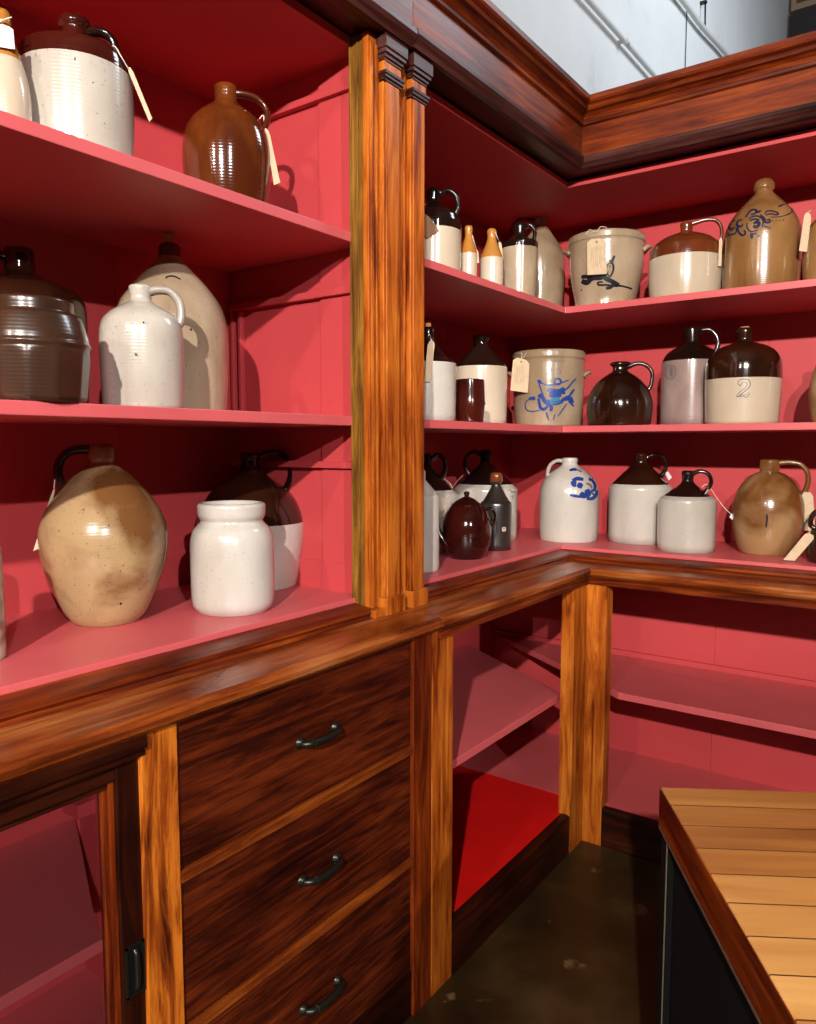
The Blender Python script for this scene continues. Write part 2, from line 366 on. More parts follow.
s = MB(); sweep_Y(s, CROWN, LEFT0, YJ-.002, W['y']); s.build('crown_moulding', ca)
s = MB(); s.box(-.48, -.03, LEFT0, YJ, 2.122, 2.16, WK['y']); s.box(-.48, -.0, LEFT0, YJ-.002, 2.30, 2.318, WK['y']); s.build('cabinet_top', ca)

X1 = 1.95
cb = thing('corner_cabinet', 'L-shaped wooden corner display cabinet with pink interior holding rows of jugs', 'cabinet', (-.2, .2, .886))
s = MB(); s.box(-.484,-.478,-.9,.48,.89,2.13,PINK); planks_x(s, -.478, -.463, -.885, .46, .90, 2.13, PINK); s.build('back_panel', cb)
s = MB(); s.box(-.478,X1,.475,.481,.89,2.13,PINK); planks_y(s, -.478, X1, .46, .475, .90, 2.13, PINK); s.build('back_panel', cb)
s = MB(); s.box(-.463, -.02, -.903, -.885, .90, 2.106, PINK); s.build('end_panel', cb)
s = MB(); s.box(X1-.02, X1, .0, .46, .90, 2.106, PINK); s.build('end_panel', cb)
for z in (1.722, 1.329):
    s = MB(); board_L(s, -.023, -.885, z-.021, z, PINKT, X1-.02); s.build('shelf', cb, bevel=.0015)
s = MB(); board_L(s, -.020, -.885, .900, .924, PINKT, X1-.02); s.build('bottom_shelf', cb, bevel=.0015)
s = MB(); board_L(s, -.023, -.885, 2.104, 2.122, PINK, X1-.02); s.build('top_panel', cb)
for z in (1.63, 1.24, 2.045):
    s = MB(); s.box(-.455, -.045, -.885, -.868, z-.012, z+.012, PINK); s.build('cleat', cb)
s = MB(); s.box(-.463, -.451, -.86, .44, 1.60, 1.64, PINK); s.build('cleat', cb, bevel=.001)
s = MB(); sweep_L(s, SILL, -.885, X1, (W['x'], W['y'])); s.build('sill', cb)
s = MB(); s.box(-.03, .026, YJ, -.880, .886, 2.12, WP); s.box(.026,.030,-.954,-.948,.905,2.08,WP); s.build('stile', cb, bevel=.0015)
s = MB(); pilaster(s, -.941, -.886, .026); s.build('pilaster', cb, bevel=.0015)
s = MB(); capital(s, -.939, -.888, .026, WCAP['y']); s.build('capital', cb, bevel=.001)
s = MB(); s.box(.020, .048, -.947, -.880, .886, .926, WP); s.build('plinth_block', cb, bevel=.002)
up = lambda P_, dz=.006: [(d, z+dz) for d, z in P_]
s = MB(); sweep_L(s, up(ARCH, .004), YJ, X1, (WCAP['x'], WCAP['y'])); s.build('architrave', cb)
s = MB(); sweep_L(s, up(FRIEZE, .003), YJ, X1, (W['x'], W['y'])); s.build('frieze', cb)
s = MB(); sweep_L(s, up(CROWN, .002), YJ, X1, (W['x'], W['y'])); s.build('crown_moulding', cb)
s = MB(); board_L(s, -.03, YJ, 2.122, 2.16, WK['y'], X1, .475); board_L(s, -.0, YJ, 2.30, 2.318, WK['y'], X1, .475); s.build('cabinet_top', cb)

# ------------------------------------------------------------ worktops
WT = [(-.40,.858),(-.40,.886),(.148,.886),(.157,.883),(.160,.877),(.158,.866),(.152,.860),(.150,.858)]
wt = MB(); sweep_Y(wt, WT, LEFT0, -.983, WC['y'])
tag(wt.build('worktop', origin=(-.1,-1.8,.886)), 'worn mahogany worktop above the drawers with chipped front edge', 'worktop')
wt = MB(); sweep_L(wt, [(d, z+.001) for d, z in WT], -.981, X1, (WC['x'], WC['y']))
tag(wt.build('worktop', origin=(-.1,-.1,.886)), 'L-shaped dusty brown worktop turning the inner corner over open shelves', 'worktop')

# ------------------------------------------------------------ base cabinets
MOULD = [(.10,.836),(.150,.836),(.150,.845),(.146,.850),(.150,.858),(.10,.858)]
FX = .143
ba = thing('base_cabinet', 'dark wooden base cabinet at left with three drawers and a glazed sliding door', 'cabinet', (-.15, -1.8, 0))
def stile_y(name, par, y0, y1, z0, z1, m, x0=.115, x1=FX, bev=.0015):
    s = MB(); s.box(x0, x1, y0, y1, z0, z1, m); return s.build(name, par, bevel=bev)
stile_y('stile', ba, -1.741, -1.679, 0, .858, WO)
stile_y('stile', ba, -1.075, -1.007, 0, .858, W['z'])
s = MB(); s.box(.118, .152, LEFT0, -1.735, .838, .858, WK['y']); s.box(.10,.146,LEFT0,-1.735,.826,.838,WK['y']); s.build('top_moulding', ba, bevel=.002)
s = MB(); s.box(.09, .138, -1.677, -1.075, 0, .105, WK['y']); s.box(.09,FX,LEFT0,-1.735,0,.10,WK['y']); s.build('bottom_rail', ba, bevel=.002)
for z0, z1 in ((.603,.622),(.350,.368)):
    s = MB(); s.box(.10, .1425, -1.677, -1.075, z0, z1, WR); s.build('drawer_rail', ba, bevel=.002)
for z0, z1, hz in ((.6245,.856,.7355),(.3705,.6005,.478),(.107,.3475,.229)):
    s = MB(); s.box(.112, .137, -1.674, -1.078, z0, z1, WD); s.box(-.38, .112, -1.46, -1.10, z0+.01, z1-.03, WK['y']); d = s.build('drawer', ba, bevel=.003)
    s = MB(); yc = -1.367
    s.tube([(.137,yc-.047,hz),(.146,yc-.045,hz),(.153,yc-.036,hz),(.156,yc-.018,hz-.001),(.157,yc,hz-.0015),(.156,yc+.018,hz-.001),(.153,yc+.036,hz),(.146,yc+.045,hz),(.137,yc+.047,hz)], .0062, BRASSK, seg=12, taper=lambda t: .85+.35*math.sin(PI*t))
    for e in (-1, 1):
        s.tube([(.1365,yc+e*.047,hz+.001),(.139,yc+e*.047,hz+.001),(.1425,yc+e*.047,hz)], .0125, BRASSK, seg=16, taper=lambda t: 1-.45*t)
    s.build('handle', d)
# sliding door: frame, inner bead, pane, flush pull
dr = MB(); D0 = -2.45
dr.box(.111, .135, -1.777, -1.737, .10, .826, WK['z']); dr.box(.111, .135, D0, -1.777, .800, .826, WK['y']); dr.box(.111,.135,D0,-1.777,.10,.16,WK['y']); dr.box(.111,.135,D0,D0+.05,.16,.80,WK['z'])
dr = dr.build('sliding_door', ba, bevel=.002)
s = MB(); s.box(.113, .131, -1.786, -1.777, .16, .80, W['z']); s.box(.113, .126, -1.793, -1.786, .16, .80, W['z']); s.box(.113,.129,D0,-1.786,.790,.80,WK['y']); s.build('glazing_bead', dr, bevel=.0015)
s = MB(); s.box(.1165, .1195, D0+.05, -1.792, .16, .795, GLASS); s.build('glass_pane', dr)
s = MB(); s.box(.1351, .1365, -1.770, -1.744, .475, .548, IRON)
for q in ((-1.772,-1.769,.473,.55),(-1.745,-1.742,.473,.55),(-1.772,-1.742,.547,.55),(-1.772,-1.742,.473,.476)): s.box(.1351,.1385,*q,BRASSK)
s.tube([(.1355,-1.757,.482),(.1405,-1.757,.49),(.142,-1.757,.512),(.1405,-1.757,.534),(.1355,-1.757,.542)], .004, BRASSK)
s.build('flush_pull', dr)
s = MB(); planks_x(s, -.478, -.463, LEFT0, -1.007, .02, .856, PINK); s.build('back_panel', ba)
s = MB(); s.box(-.463, .095, -1.49, -1.475, .10, .856, PINK); s.box(-.46,-.40,-1.53,-1.49,.48,.51,PINK); s.build('partition', ba)
s = MB(); s.box(-.463, .095, LEFT0, LEFT0+.02, .10, .856, PINK); s.build('end_panel', ba)
s = MB(); s.box(-.463, .095, -1.025, -1.010, .10, .856, PINK); s.build('partition', ba)
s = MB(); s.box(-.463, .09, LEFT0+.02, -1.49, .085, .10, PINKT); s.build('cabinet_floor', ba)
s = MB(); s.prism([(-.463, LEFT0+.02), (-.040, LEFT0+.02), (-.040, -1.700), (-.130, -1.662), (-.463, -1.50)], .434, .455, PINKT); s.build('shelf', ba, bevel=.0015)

bb = thing('open_base_cabinet', 'open L-shaped base cabinet with empty pink shelves in the corner', 'cabinet', (.1, -.1, 0))
stile_y('stile', bb, -1.004, -.918, 0, .858, WP)
def cham(s, ax, a, b_, x0, x1, c, sgn, m):
    """corner stile whose opening-side arris has a stopped chamfer"""
    rings = []
    for z, k in ((0,0),(.165,0),(.185,1),(.79,1),(.808,0),(.858,0)):
        q = c*k+.0004
        if ax == 'y': rings.append([(x0,b_,z),(x1,b_,z),(x1,a+q,z),(x1-q,a,z),(x0,a,z)])
        else: rings.append([(a,x0,z),(a,x1,z),(b_-q,x1,z),(b_,x1+q,z) if 0 else (b_,x1+q,z),(b_,x0,z)])
    s.loft(rings, m)
s = MB(); cham(s, 'y', -.244, -.145, .104, FX, .008, 1, WP); s.build('stile', bb)
s = MB()
rings = []
for z, k in ((0,0),(.165,0),(.185,1),(.79,1),(.808,0),(.858,0)):
    q = .008*k+.0004; rings.append([(.104,-.09,z),(.104,-FX,z),(.205-q,-FX,z),(.205,-FX+q,z),(.205,-.09,z)])
s.loft(rings, WP); s.build('stile', bb)
s = MB(); sweep_L(s, MOULD, -.981, X1, (W['x'], W['y'])); s.build('top_moulding', bb)
s = MB(); sweep_L(s, [(.115,0),(.1425,0),(.1425,.118),(.138,.123),(.115,.123)], -.918, X1, (WK['x'], WK['y'])); s.build('bottom_rail', bb)
s = MB(); s.box(-.497,-.49,-1.004,.36,.01,.856,PINK); planks_x(s, -.478, -.463, -1.004, .13, .02, .856, PINK); s.build('back_panel', bb)
s = MB(); planks_x(s, -.490, -.475, .13, .345, .02, .856, PINK); s.box(-.478,-.460,.118,.13,.1,.856,PINK); s.build('back_panel', bb)
s = MB(); s.box(-.49,X1,.36,.366,.01,.856,PINK); planks_y(s, -.490, X1, .345, .36, .02, .856, PINK, .45); s.build('back_panel', bb)
s = MB(); s.box(-.463, .115, -1.004, -.99, .10, .856, PINK); s.build('end_panel', bb)
s = MB(); s.box(X1-.02, X1, -.115, .345, .10, .856, PINK); s.build('end_panel', bb)
s = MB(); s.box(-.463, .1145, -.99, -.13, .106, .1225, PINKF_SHADE); s.build('cabinet_floor', bb)
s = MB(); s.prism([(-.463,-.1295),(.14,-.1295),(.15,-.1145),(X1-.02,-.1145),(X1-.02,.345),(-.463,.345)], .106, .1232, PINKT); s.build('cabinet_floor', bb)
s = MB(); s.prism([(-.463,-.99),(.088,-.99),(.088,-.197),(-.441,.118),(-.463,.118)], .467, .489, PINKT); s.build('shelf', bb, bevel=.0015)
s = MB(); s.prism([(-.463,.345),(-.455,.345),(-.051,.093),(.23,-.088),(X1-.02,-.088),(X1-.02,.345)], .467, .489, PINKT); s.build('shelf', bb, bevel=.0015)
s = MB(); s.box(-.455, X1-.02, .333, .345, .489, .507, PINK); s.build('cleat', bb)

# ------------------------------------------------------------ butcher block table
def butcher():
    m, nt, b = new_mat('butcher_block'); L = nt.links
    tc = N(nt, 'ShaderNodeTexCoord'); sp = N(nt, 'ShaderNodeSeparateXYZ'); L.new(tc.outputs['Object'], sp.inputs[0])
    dv = N(nt, 'ShaderNodeMath', operation='DIVIDE'); dv.inputs[1].default_value = .062; L.new(sp.outputs[1], dv.inputs[0])
    fl = N(nt, 'ShaderNodeMath', operation='FLOOR'); L.new(dv.outputs[0], fl.inputs[0])
    wn = N(nt, 'ShaderNodeTexWhiteNoise', noise_dimensions='1D'); L.new(fl.outputs[0], wn.inputs['W'])
    mp = N(nt, 'ShaderNodeMapping'); mp.inputs['Scale'].default_value = (2.5, 30, 30); L.new(tc.outputs['Object'], mp.inputs['Vector'])
    n = N(nt, 'ShaderNodeTexNoise'); n.inputs['Scale'].default_value = 1; n.inputs['Detail'].default_value = 6; n.inputs['Distortion'].default_value = .6; L.new(mp.outputs[0], n.inputs['Vector'])
    mm = N(nt, 'ShaderNodeMath', operation='MULTIPLY_ADD'); mm.inputs[1].default_value = .45; L.new(wn.outputs[0], mm.inputs[0])
    ml = N(nt, 'ShaderNodeMath', operation='MULTIPLY'); ml.inputs[1].default_value = .6; L.new(n.outputs[0], ml.inputs[0]); L.new(ml.outputs[0], mm.inputs[2])
    r = ramp(nt, [(.2, (.22, .070, .014)), (.45, (.38, .15, .033)), (.8, (.58, .30, .09))]); L.new(mm.outputs[0], r.inputs[0])
    fr = N(nt, 'ShaderNodeMath', operation='FRACT'); L.new(dv.outputs[0], fr.inputs[0])
    lt = N(nt, 'ShaderNodeMath', operation='LESS_THAN'); lt.inputs[1].default_value = .035; L.new(fr.outputs[0], lt.inputs[0])
    mx = N(nt, 'ShaderNodeMix', data_type='RGBA'); L.new(lt.outputs[0], mx.inputs[0]); L.new(r.outputs[0], mx.inputs[6]); mx.inputs[7].default_value = (.05, .02, .006, 1)
    L.new(mx.outputs[2], b.inputs['Base Color']); b.inputs['Roughness'].default_value = .38
    return m
TZ = .72
tb = thing('butcher_block_table', 'butcher block topped work table with black base at lower right', 'table', (.701, -1.176, 0), math.atan2(.528, .849))
s = LMB(); s.box(0, 1.15, -1.10, 0, TZ-.062, TZ, butcher()); top = s.build('tabletop', tb, bevel=.002)
s = LMB(); s.box(-.0015, .0, -1.099, -.001, TZ-.0615, TZ-.0015, W['y']); s.build('side_edge', tb)
s = LMB(); s.box(-.002, .004, -1.095, -.004, TZ-.066, TZ-.062, METALE); s.box(.0, .002, -.045,-.043, 0, TZ-.066, METALE); s.build('metal_trim', tb)
for x0, y0 in ((.003,-.045),(.003,-1.095),(1.105,-.045),(1.105,-1.095)):
    s = LMB(); s.box(x0, x0+.042, y0, y0+.042, 0, TZ-.066, BLACK); s.build('leg', tb, bevel=.002)
for q in ((.012,.024,-1.053,-.045),(1.12,1.135,-1.053,-.045)):
    s = LMB(); s.box(*q, .06, TZ-.066, BLACK); s.build('side_panel', tb)
s = LMB(); s.box(.045, 1.105, -.03, -.015, .06, TZ-.066, BLACK); s.build('back_panel', tb)
POTS = {
 'p1': dict(loc=(-0.153, -1.7399, 1.722), rot=1.098, prof=[(0.0098, 0.2005), (0.0119, 0.1958), (0.0126, 0.1826), (0.0112, 0.177), (0.0126, 0.168), (0.0182, 0.1531), (0.0239, 0.1345), (0.0302, 0.1108), (0.0351, 0.0829), (0.0365, 0.0389), (0.0358, 0.0)], gl=0.1284, h=None),
 'p2': dict(loc=(-0.173, -1.6091, 1.722), rot=1.0237, prof=[(0.0224, 0.2514), (0.0256, 0.2459), (0.0256, 0.2396), (0.0216, 0.2342), (0.0224, 0.2181), (0.032, 0.21), (0.0609, 0.1994), (0.0801, 0.1933), (0.0881, 0.1836), (0.0897, 0.1552), (0.0897, 0.0903), (0.0865, 0.0156), (0.0865, 0.0)], gl=0.1613, h=[(0.0144, 0.2309), (0.0304, 0.2373), (0.0464, 0.2373), (0.0593, 0.2261), (0.0625, 0.21), (0.0529, 0.1988), (0.0416, 0.1972)]),
 'p3': dict(loc=(-0.163, -1.294, 1.722), rot=0.854, prof=[(0.0213, 0.2567), (0.0233, 0.2506), (0.0223, 0.228), (0.0324, 0.2169), (0.0588, 0.1965), (0.076, 0.1754), (0.0841, 0.153), (0.0872, 0.1153), (0.0831, 0.0555), (0.075, 0.0)], gl=None, h=[(0.0182, 0.2447), (0.0385, 0.2447), (0.0608, 0.2389), (0.077, 0.2235), (0.0811, 0.2043), (0.075, 0.185), (0.0608, 0.1773)]),
 'p4': dict(loc=(-0.373, -1.616, 1.329), rot=1.0918, prof=[(0.0237, 0.2994), (0.0262, 0.2936), (0.0262, 0.2648), (0.0322, 0.2534), (0.0643, 0.2381), (0.0948, 0.2241), (0.1118, 0.2009), (0.1135, 0.1514), (0.1084, 0.021), (0.1084, 0.0)], gl=None, h=[(-0.0237, 0.2836), (-0.0474, 0.2872), (-0.0711, 0.2763), (-0.0847, 0.2525), (-0.0881, 0.225)]),
 'p5': dict(loc=(-0.088, -1.749, 1.329), rot=1.0816, prof=[(0.0566, 0.154), (0.0593, 0.1512), (0.06, 0.1336), (0.069, 0.1314), (0.078, 0.1026), (0.0801, 0.0909), (0.0828, 0.0867), (0.0794, 0.0804), (0.0801, 0.0684), (0.0732, 0.0)], gl=None, h=None),
 'p6': dict(loc=(-0.133, -1.526, 1.329), rot=0.9607, prof=[(0.0188, 0.2175), (0.0197, 0.2139), (0.018, 0.1968), (0.0223, 0.1895), (0.0377, 0.1804), (0.0565, 0.1675), (0.0685, 0.1497), (0.0719, 0.1149), (0.071, 0.0529), (0.0693, 0.0)], gl=None, h=[(0.0154, 0.2097), (0.0308, 0.2132), (0.0496, 0.2114), (0.0633, 0.1975), (0.0685, 0.18), (0.0668, 0.1589), (0.0565, 0.1449)]),
 'p7': dict(loc=(-0.283, -1.3487, 1.329), rot=0.9254, prof=[(0.0182, 0.3489), (0.0223, 0.3423), (0.0223, 0.3263), (0.0253, 0.3199), (0.0364, 0.3048), (0.0587, 0.282), (0.0809, 0.2569), (0.1002, 0.2287), (0.1113, 0.1956), (0.1153, 0.1448), (0.1143, 0.0827), (0.1093, 0.0)], gl=0.3229, h=None),
 'p8': dict(loc=(-0.2747, -1.5239, 0.924), rot=1.0111, prof=[(0.0197, 0.3417), (0.0251, 0.3358), (0.0251, 0.3164), (0.0215, 0.3087), (0.0305, 0.3007), (0.052, 0.2829), (0.0717, 0.2613), (0.0932, 0.2343), (0.1112, 0.2001), (0.1174, 0.1656), (0.1129, 0.118), (0.0968, 0.0665), (0.0771, 0.0206), (0.061, 0.0)], gl=None, h=[(-0.026, 0.334), (-0.0475, 0.3321), (-0.0654, 0.3225), (-0.0762, 0.3032), (-0.0762, 0.2782), (-0.0654, 0.255)]),
 'p9': dict(loc=(-0.148, -1.3141, 0.924), rot=0.8573, prof=[(0.0661, 0.2225), (0.0691, 0.2174), (0.0681, 0.1985), (0.0631, 0.1878), (0.0661, 0.1817), (0.0791, 0.1659), (0.0851, 0.1353), (0.0851, 0.0725), (0.0831, 0.0194), (0.0721, 0.0)], gl=None, h=None),
 'p10': dict(loc=(-0.3292, -1.0972, 0.924), rot=0.8331, prof=[(0.0238, 0.3221), (0.025, 0.3148), (0.0214, 0.305), (0.0262, 0.2805), (0.0475, 0.263), (0.0761, 0.2432), (0.1022, 0.219), (0.1212, 0.1832), (0.1296, 0.1422), (0.126, 0.0975), (0.1153, 0.0341), (0.1082, 0.0)], gl=0.1557, h=[(0.0262, 0.315), (0.0452, 0.3223), (0.0713, 0.3223), (0.0927, 0.3005), (0.0975, 0.2666), (0.0856, 0.2326)]),
 'p11': dict(loc=(-0.1981, -1.8115, 0.924), rot=1.1594, prof=[(0.0448, 0.1824), (0.0489, 0.178), (0.0502, 0.0969), (0.0502, 0.0326), (0.0489, 0.0)], gl=None, h=None),
 'p12': dict(loc=(-0.143, -0.5846, 1.722), rot=0.5958, prof=[(0.0156, 0.2403), (0.0184, 0.2345), (0.017, 0.2058), (0.0368, 0.1907), (0.0651, 0.1722), (0.075, 0.1532), (0.0778, 0.1326), (0.0764, 0.0303), (0.0735, 0.0)], gl=0.1242, h=[(0.0198, 0.2285), (0.0396, 0.2364), (0.0622, 0.2232), (0.0679, 0.1939), (0.0566, 0.1673)]),
 'p13': dict(loc=(-0.103, -0.4628, 1.722), rot=0.5502, prof=[(0.0096, 0.1627), (0.0114, 0.1571), (0.0099, 0.1406), (0.0137, 0.124), (0.0199, 0.1052), (0.0242, 0.0866), (0.0242, 0.0281), (0.0234, 0.0)], gl=0.0862, h=None),
 'p14': dict(loc=(-0.103, -0.3312, 1.722), rot=0.5208, prof=[(0.0122, 0.1832), (0.0146, 0.1773), (0.0128, 0.16), (0.0183, 0.1396), (0.0268, 0.1199), (0.0336, 0.0979), (0.0345, 0.0366), (0.0329, 0.0)], gl=0.0988, h=None),
 'p15': dict(loc=(-0.113, -0.1379, 1.722), rot=0.486, prof=[(0.0162, 0.2454), (0.0188, 0.2389), (0.0179, 0.2113), (0.0325, 0.1983), (0.0536, 0.1883), (0.0598, 0.1773), (0.0552, 0.0262), (0.0536, 0.0)], gl=0.1653, h=[(0.0162, 0.2363), (0.0357, 0.2394), (0.0487, 0.2177), (0.0455, 0.1928)]),
 'p16': dict(loc=(-0.243, 0.275, 1.722), rot=0.4595, prof=[(0.0207, 0.3856), (0.0245, 0.3779), (0.0226, 0.3567), (0.0339, 0.3375), (0.0603, 0.2981), (0.081, 0.2648), (0.0904, 0.2377), (0.0923, 0.1762), (0.0866, 0.0836), (0.081, 0.0)], gl=None, h=[(-0.0264, 0.3722), (-0.0603, 0.3794), (-0.0904, 0.3686), (-0.1055, 0.3397), (-0.0791, 0.2963)]),
 'p17': dict(loc=(0.0586, 0.163, 1.722), rot=0.3782, prof=[(0.1224, 0.2388), (0.1275, 0.2334), (0.1275, 0.217), (0.1224, 0.2059), (0.1224, 0.1498), (0.1141, 0.0921), (0.1006, 0.0242), (0.1006, 0.0)], gl=None, h=None),
 'p18': dict(loc=(0.3222, 0.163, 1.722), rot=0.2849, prof=[(0.0184, 0.2446), (0.0199, 0.2381), (0.0177, 0.217), (0.0428, 0.2079), (0.0765, 0.1931), (0.0994, 0.1748), (0.1102, 0.1522), (0.1117, 0.0683), (0.1056, 0.0)], gl=0.1299, h=[(0.0138, 0.2394), (0.0505, 0.2487), (0.0841, 0.2456), (0.1025, 0.2208), (0.1025, 0.1805), (0.0933, 0.1619)]),
 'p19': dict(loc=(0.5425, 0.183, 1.722), rot=0.2012, prof=[(0.0211, 0.3376), (0.0281, 0.3277), (0.0295, 0.3129), (0.0239, 0.3065), (0.0323, 0.2922), (0.059, 0.2647), (0.0843, 0.2347), (0.1026, 0.1999), (0.1096, 0.163), (0.1096, 0.0589), (0.1054, 0.0)], gl=None, h=None),
 'p20': dict(loc=(0.7341, 0.153, 1.722), rot=0.1295, prof=[(0.0204, 0.2402), (0.0242, 0.2342), (0.0229, 0.2123), (0.0382, 0.195), (0.0611, 0.1693), (0.0739, 0.1384), (0.0739, 0.0712), (0.0688, 0.0141), (0.0688, 0.0)], gl=None, h=None),
 'p21': dict(loc=(-0.123, -0.6366, 1.329), rot=0.6018, prof=[(0.0138, 0.2535), (0.0165, 0.2453), (0.0165, 0.2241), (0.0262, 0.2049), (0.0414, 0.1861), (0.0607, 0.1682), (0.0745, 0.1613), (0.0772, 0.1509), (0.0759, 0.0)], gl=0.156, h=[(-0.0165, 0.2419), (-0.0386, 0.2446), (-0.0552, 0.2259), (-0.0496, 0.1938), (-0.0386, 0.175)]),
 'p22': dict(loc=(-0.263, -0.1192, 1.329), rot=0.5336, prof=[(0.0255, 0.3024), (0.0289, 0.2957), (0.0255, 0.2794), (0.0306, 0.2627), (0.0545, 0.2395), (0.0817, 0.2079), (0.0885, 0.1986), (0.0902, 0.1854), (0.0885, 0.0)], gl=0.1963, h=None),
 'p23': dict(loc=(-0.083, -0.4818, 1.329), rot=0.547, prof=[(0.0404, 0.1214), (0.0412, 0.113), (0.0427, 0.0649), (0.0444, 0.0537), (0.0421, 0.045), (0.0384, 0.0)], gl=None, h=None),
 'p24': dict(loc=(-0.1181, 0.103, 1.329), rot=0.4464, prof=[(0.122, 0.2562), (0.1254, 0.2498), (0.1254, 0.2325), (0.1213, 0.2217), (0.122, 0.1457), (0.1195, 0.0657), (0.1143, 0.0)], gl=None, h=None),
 'p25': dict(loc=(0.1244, 0.143, 1.329), rot=0.3581, prof=[(0.0311, 0.2115), (0.0344, 0.2048), (0.0245, 0.1954), (0.0262, 0.1822), (0.0524, 0.1651), (0.0753, 0.1457), (0.0933, 0.12), (0.1047, 0.0873), (0.1073, 0.054), (0.1014, 0.0)], gl=None, h=[(0.0272, 0.1973), (0.0533, 0.2072), (0.0828, 0.2006), (0.1024, 0.174), (0.0992, 0.1341), (0.0893, 0.1175)]),
 'p26': dict(loc=(0.3228, 0.263, 1.329), rot=0.2744, prof=[(0.0221, 0.3224), (0.0253, 0.3141), (0.0237, 0.2752), (0.0379, 0.2648), (0.0631, 0.252), (0.0805, 0.2367), (0.09, 0.2211), (0.0947, 0.2051), (0.0947, 0.0)], gl=0.2119, h=[(0.0284, 0.3134), (0.0537, 0.3134), (0.0758, 0.2905), (0.0789, 0.2577), (0.0663, 0.2314)]),
 'p27': dict(loc=(0.5101, 0.153, 1.329), rot=0.2159, prof=[(0.0213, 0.2908), (0.0241, 0.2846), (0.0227, 0.2547), (0.0398, 0.2448), (0.0653, 0.2357), (0.0895, 0.2189), (0.1051, 0.193), (0.1096, 0.163), (0.1096, 0.1417), (0.1079, 0.0745), (0.1051, 0.0)], gl=0.1359, h=None),
 'p28': dict(loc=(0.7606, 0.163, 1.329), rot=0.1186, prof=[(0.0203, 0.2365), (0.0229, 0.2308), (0.0216, 0.2082), (0.0356, 0.1909), (0.0559, 0.1631), (0.0661, 0.1238), (0.0687, 0.0809), (0.0636, 0.0318), (0.0559, 0.0)], gl=None, h=None),
 'p29': dict(loc=(-0.123, -0.676, 0.924), rot=0.6127, prof=[(0.0136, 0.2736), (0.0163, 0.2681), (0.0163, 0.249), (0.0272, 0.2352), (0.0475, 0.211), (0.0543, 0.2005), (0.0543, 0.0273), (0.0516, 0.0)], gl=None, h=None),
 'p30': dict(loc=(-0.3581, -0.31, 0.924), rot=0.6054, prof=[(0.0181, 0.3118), (0.0214, 0.3052), (0.0214, 0.2755), (0.0395, 0.2521), (0.0954, 0.193), (0.1069, 0.1836), (0.1102, 0.1706), (0.1086, 0.0)], gl=0.1961, h=[(0.0197, 0.2957), (0.0428, 0.3087), (0.0625, 0.2924), (0.0658, 0.2596), (0.0526, 0.23)]),
 'p31': dict(loc=(-0.3229, 0.0246, 0.924), rot=0.5258, prof=[(0.018, 0.3233), (0.0209, 0.3161), (0.0202, 0.2798), (0.036, 0.2614), (0.099, 0.1999), (0.1098, 0.1895), (0.1152, 0.1753), (0.1134, 0.0)], gl=0.2021, h=[(-0.0162, 0.3054), (-0.045, 0.3162), (-0.0702, 0.2982), (-0.0738, 0.2621), (-0.0558, 0.2296)]),
 'p32': dict(loc=(-0.1394, -0.4047, 0.924), rot=0.5505, prof=[(0.0467, 0.159), (0.0542, 0.15), (0.0662, 0.1323), (0.0741, 0.1085), (0.0765, 0.0782), (0.0723, 0.044), (0.0617, 0.0152), (0.0512, 0.0)], gl=None, h=[(0.059, 0.1483), (0.0771, 0.1483), (0.0861, 0.127), (0.0801, 0.1026), (0.062, 0.0873)]),
 'p33': dict(loc=(-0.1618, -0.1837, 0.924), rot=0.5119, prof=[(0.015, 0.2465), (0.0195, 0.2399), (0.0195, 0.2202), (0.015, 0.2137), (0.0189, 0.2004), (0.0416, 0.1611), (0.051, 0.1451), (0.0504, 0.0)], gl=None, h=None),
 'p34': dict(loc=(-0.0717, 0.1895, 0.924), rot=0.4181, prof=[(0.0264, 0.2945), (0.0289, 0.2873), (0.0264, 0.2764), (0.0335, 0.2655), (0.0599, 0.2473), (0.0898, 0.2188), (0.1032, 0.1832), (0.1057, 0.1436), (0.1046, 0.0345), (0.1004, 0.0)], gl=None, h=[(-0.0247, 0.2841), (-0.0493, 0.2841), (-0.0705, 0.2661), (-0.0775, 0.2374), (-0.074, 0.2122)]),
 'p35': dict(loc=(0.1523, 0.2914, 0.924), rot=0.3302, prof=[(0.0203, 0.3131), (0.0237, 0.306), (0.022, 0.2812), (0.0389, 0.2633), (0.0998, 0.2035), (0.1049, 0.1966), (0.1082, 0.1826), (0.1066, 0.0)], gl=0.2053, h=[(0.0203, 0.2992), (0.0507, 0.3098), (0.0778, 0.2957), (0.0846, 0.2675), (0.0744, 0.2393)]),
 'p36': dict(loc=(0.3517, 0.1621, 0.924), rot=0.2742, prof=[(0.0168, 0.257), (0.0198, 0.2504), (0.0174, 0.2277), (0.0289, 0.2111), (0.0716, 0.1786), (0.0853, 0.1694), (0.0908, 0.1567), (0.0896, 0.0)], gl=0.1777, h=[(0.0128, 0.2477), (0.0372, 0.2574), (0.0615, 0.2477), (0.0707, 0.2218), (0.0585, 0.1958)]),
 'p37': dict(loc=(0.579, 0.2436, 0.924), rot=0.1832, prof=[(0.0257, 0.2956), (0.0299, 0.2908), (0.0299, 0.2686), (0.0271, 0.2591), (0.0513, 0.2462), (0.0798, 0.2178), (0.0984, 0.1804), (0.1055, 0.1396), (0.1035, 0.0918), (0.0927, 0.0397), (0.077, 0.0)], gl=None, h=[(0.0228, 0.2849), (0.0542, 0.2881), (0.0855, 0.2818), (0.1055, 0.2566), (0.1084, 0.2219), (0.097, 0.1871)]),
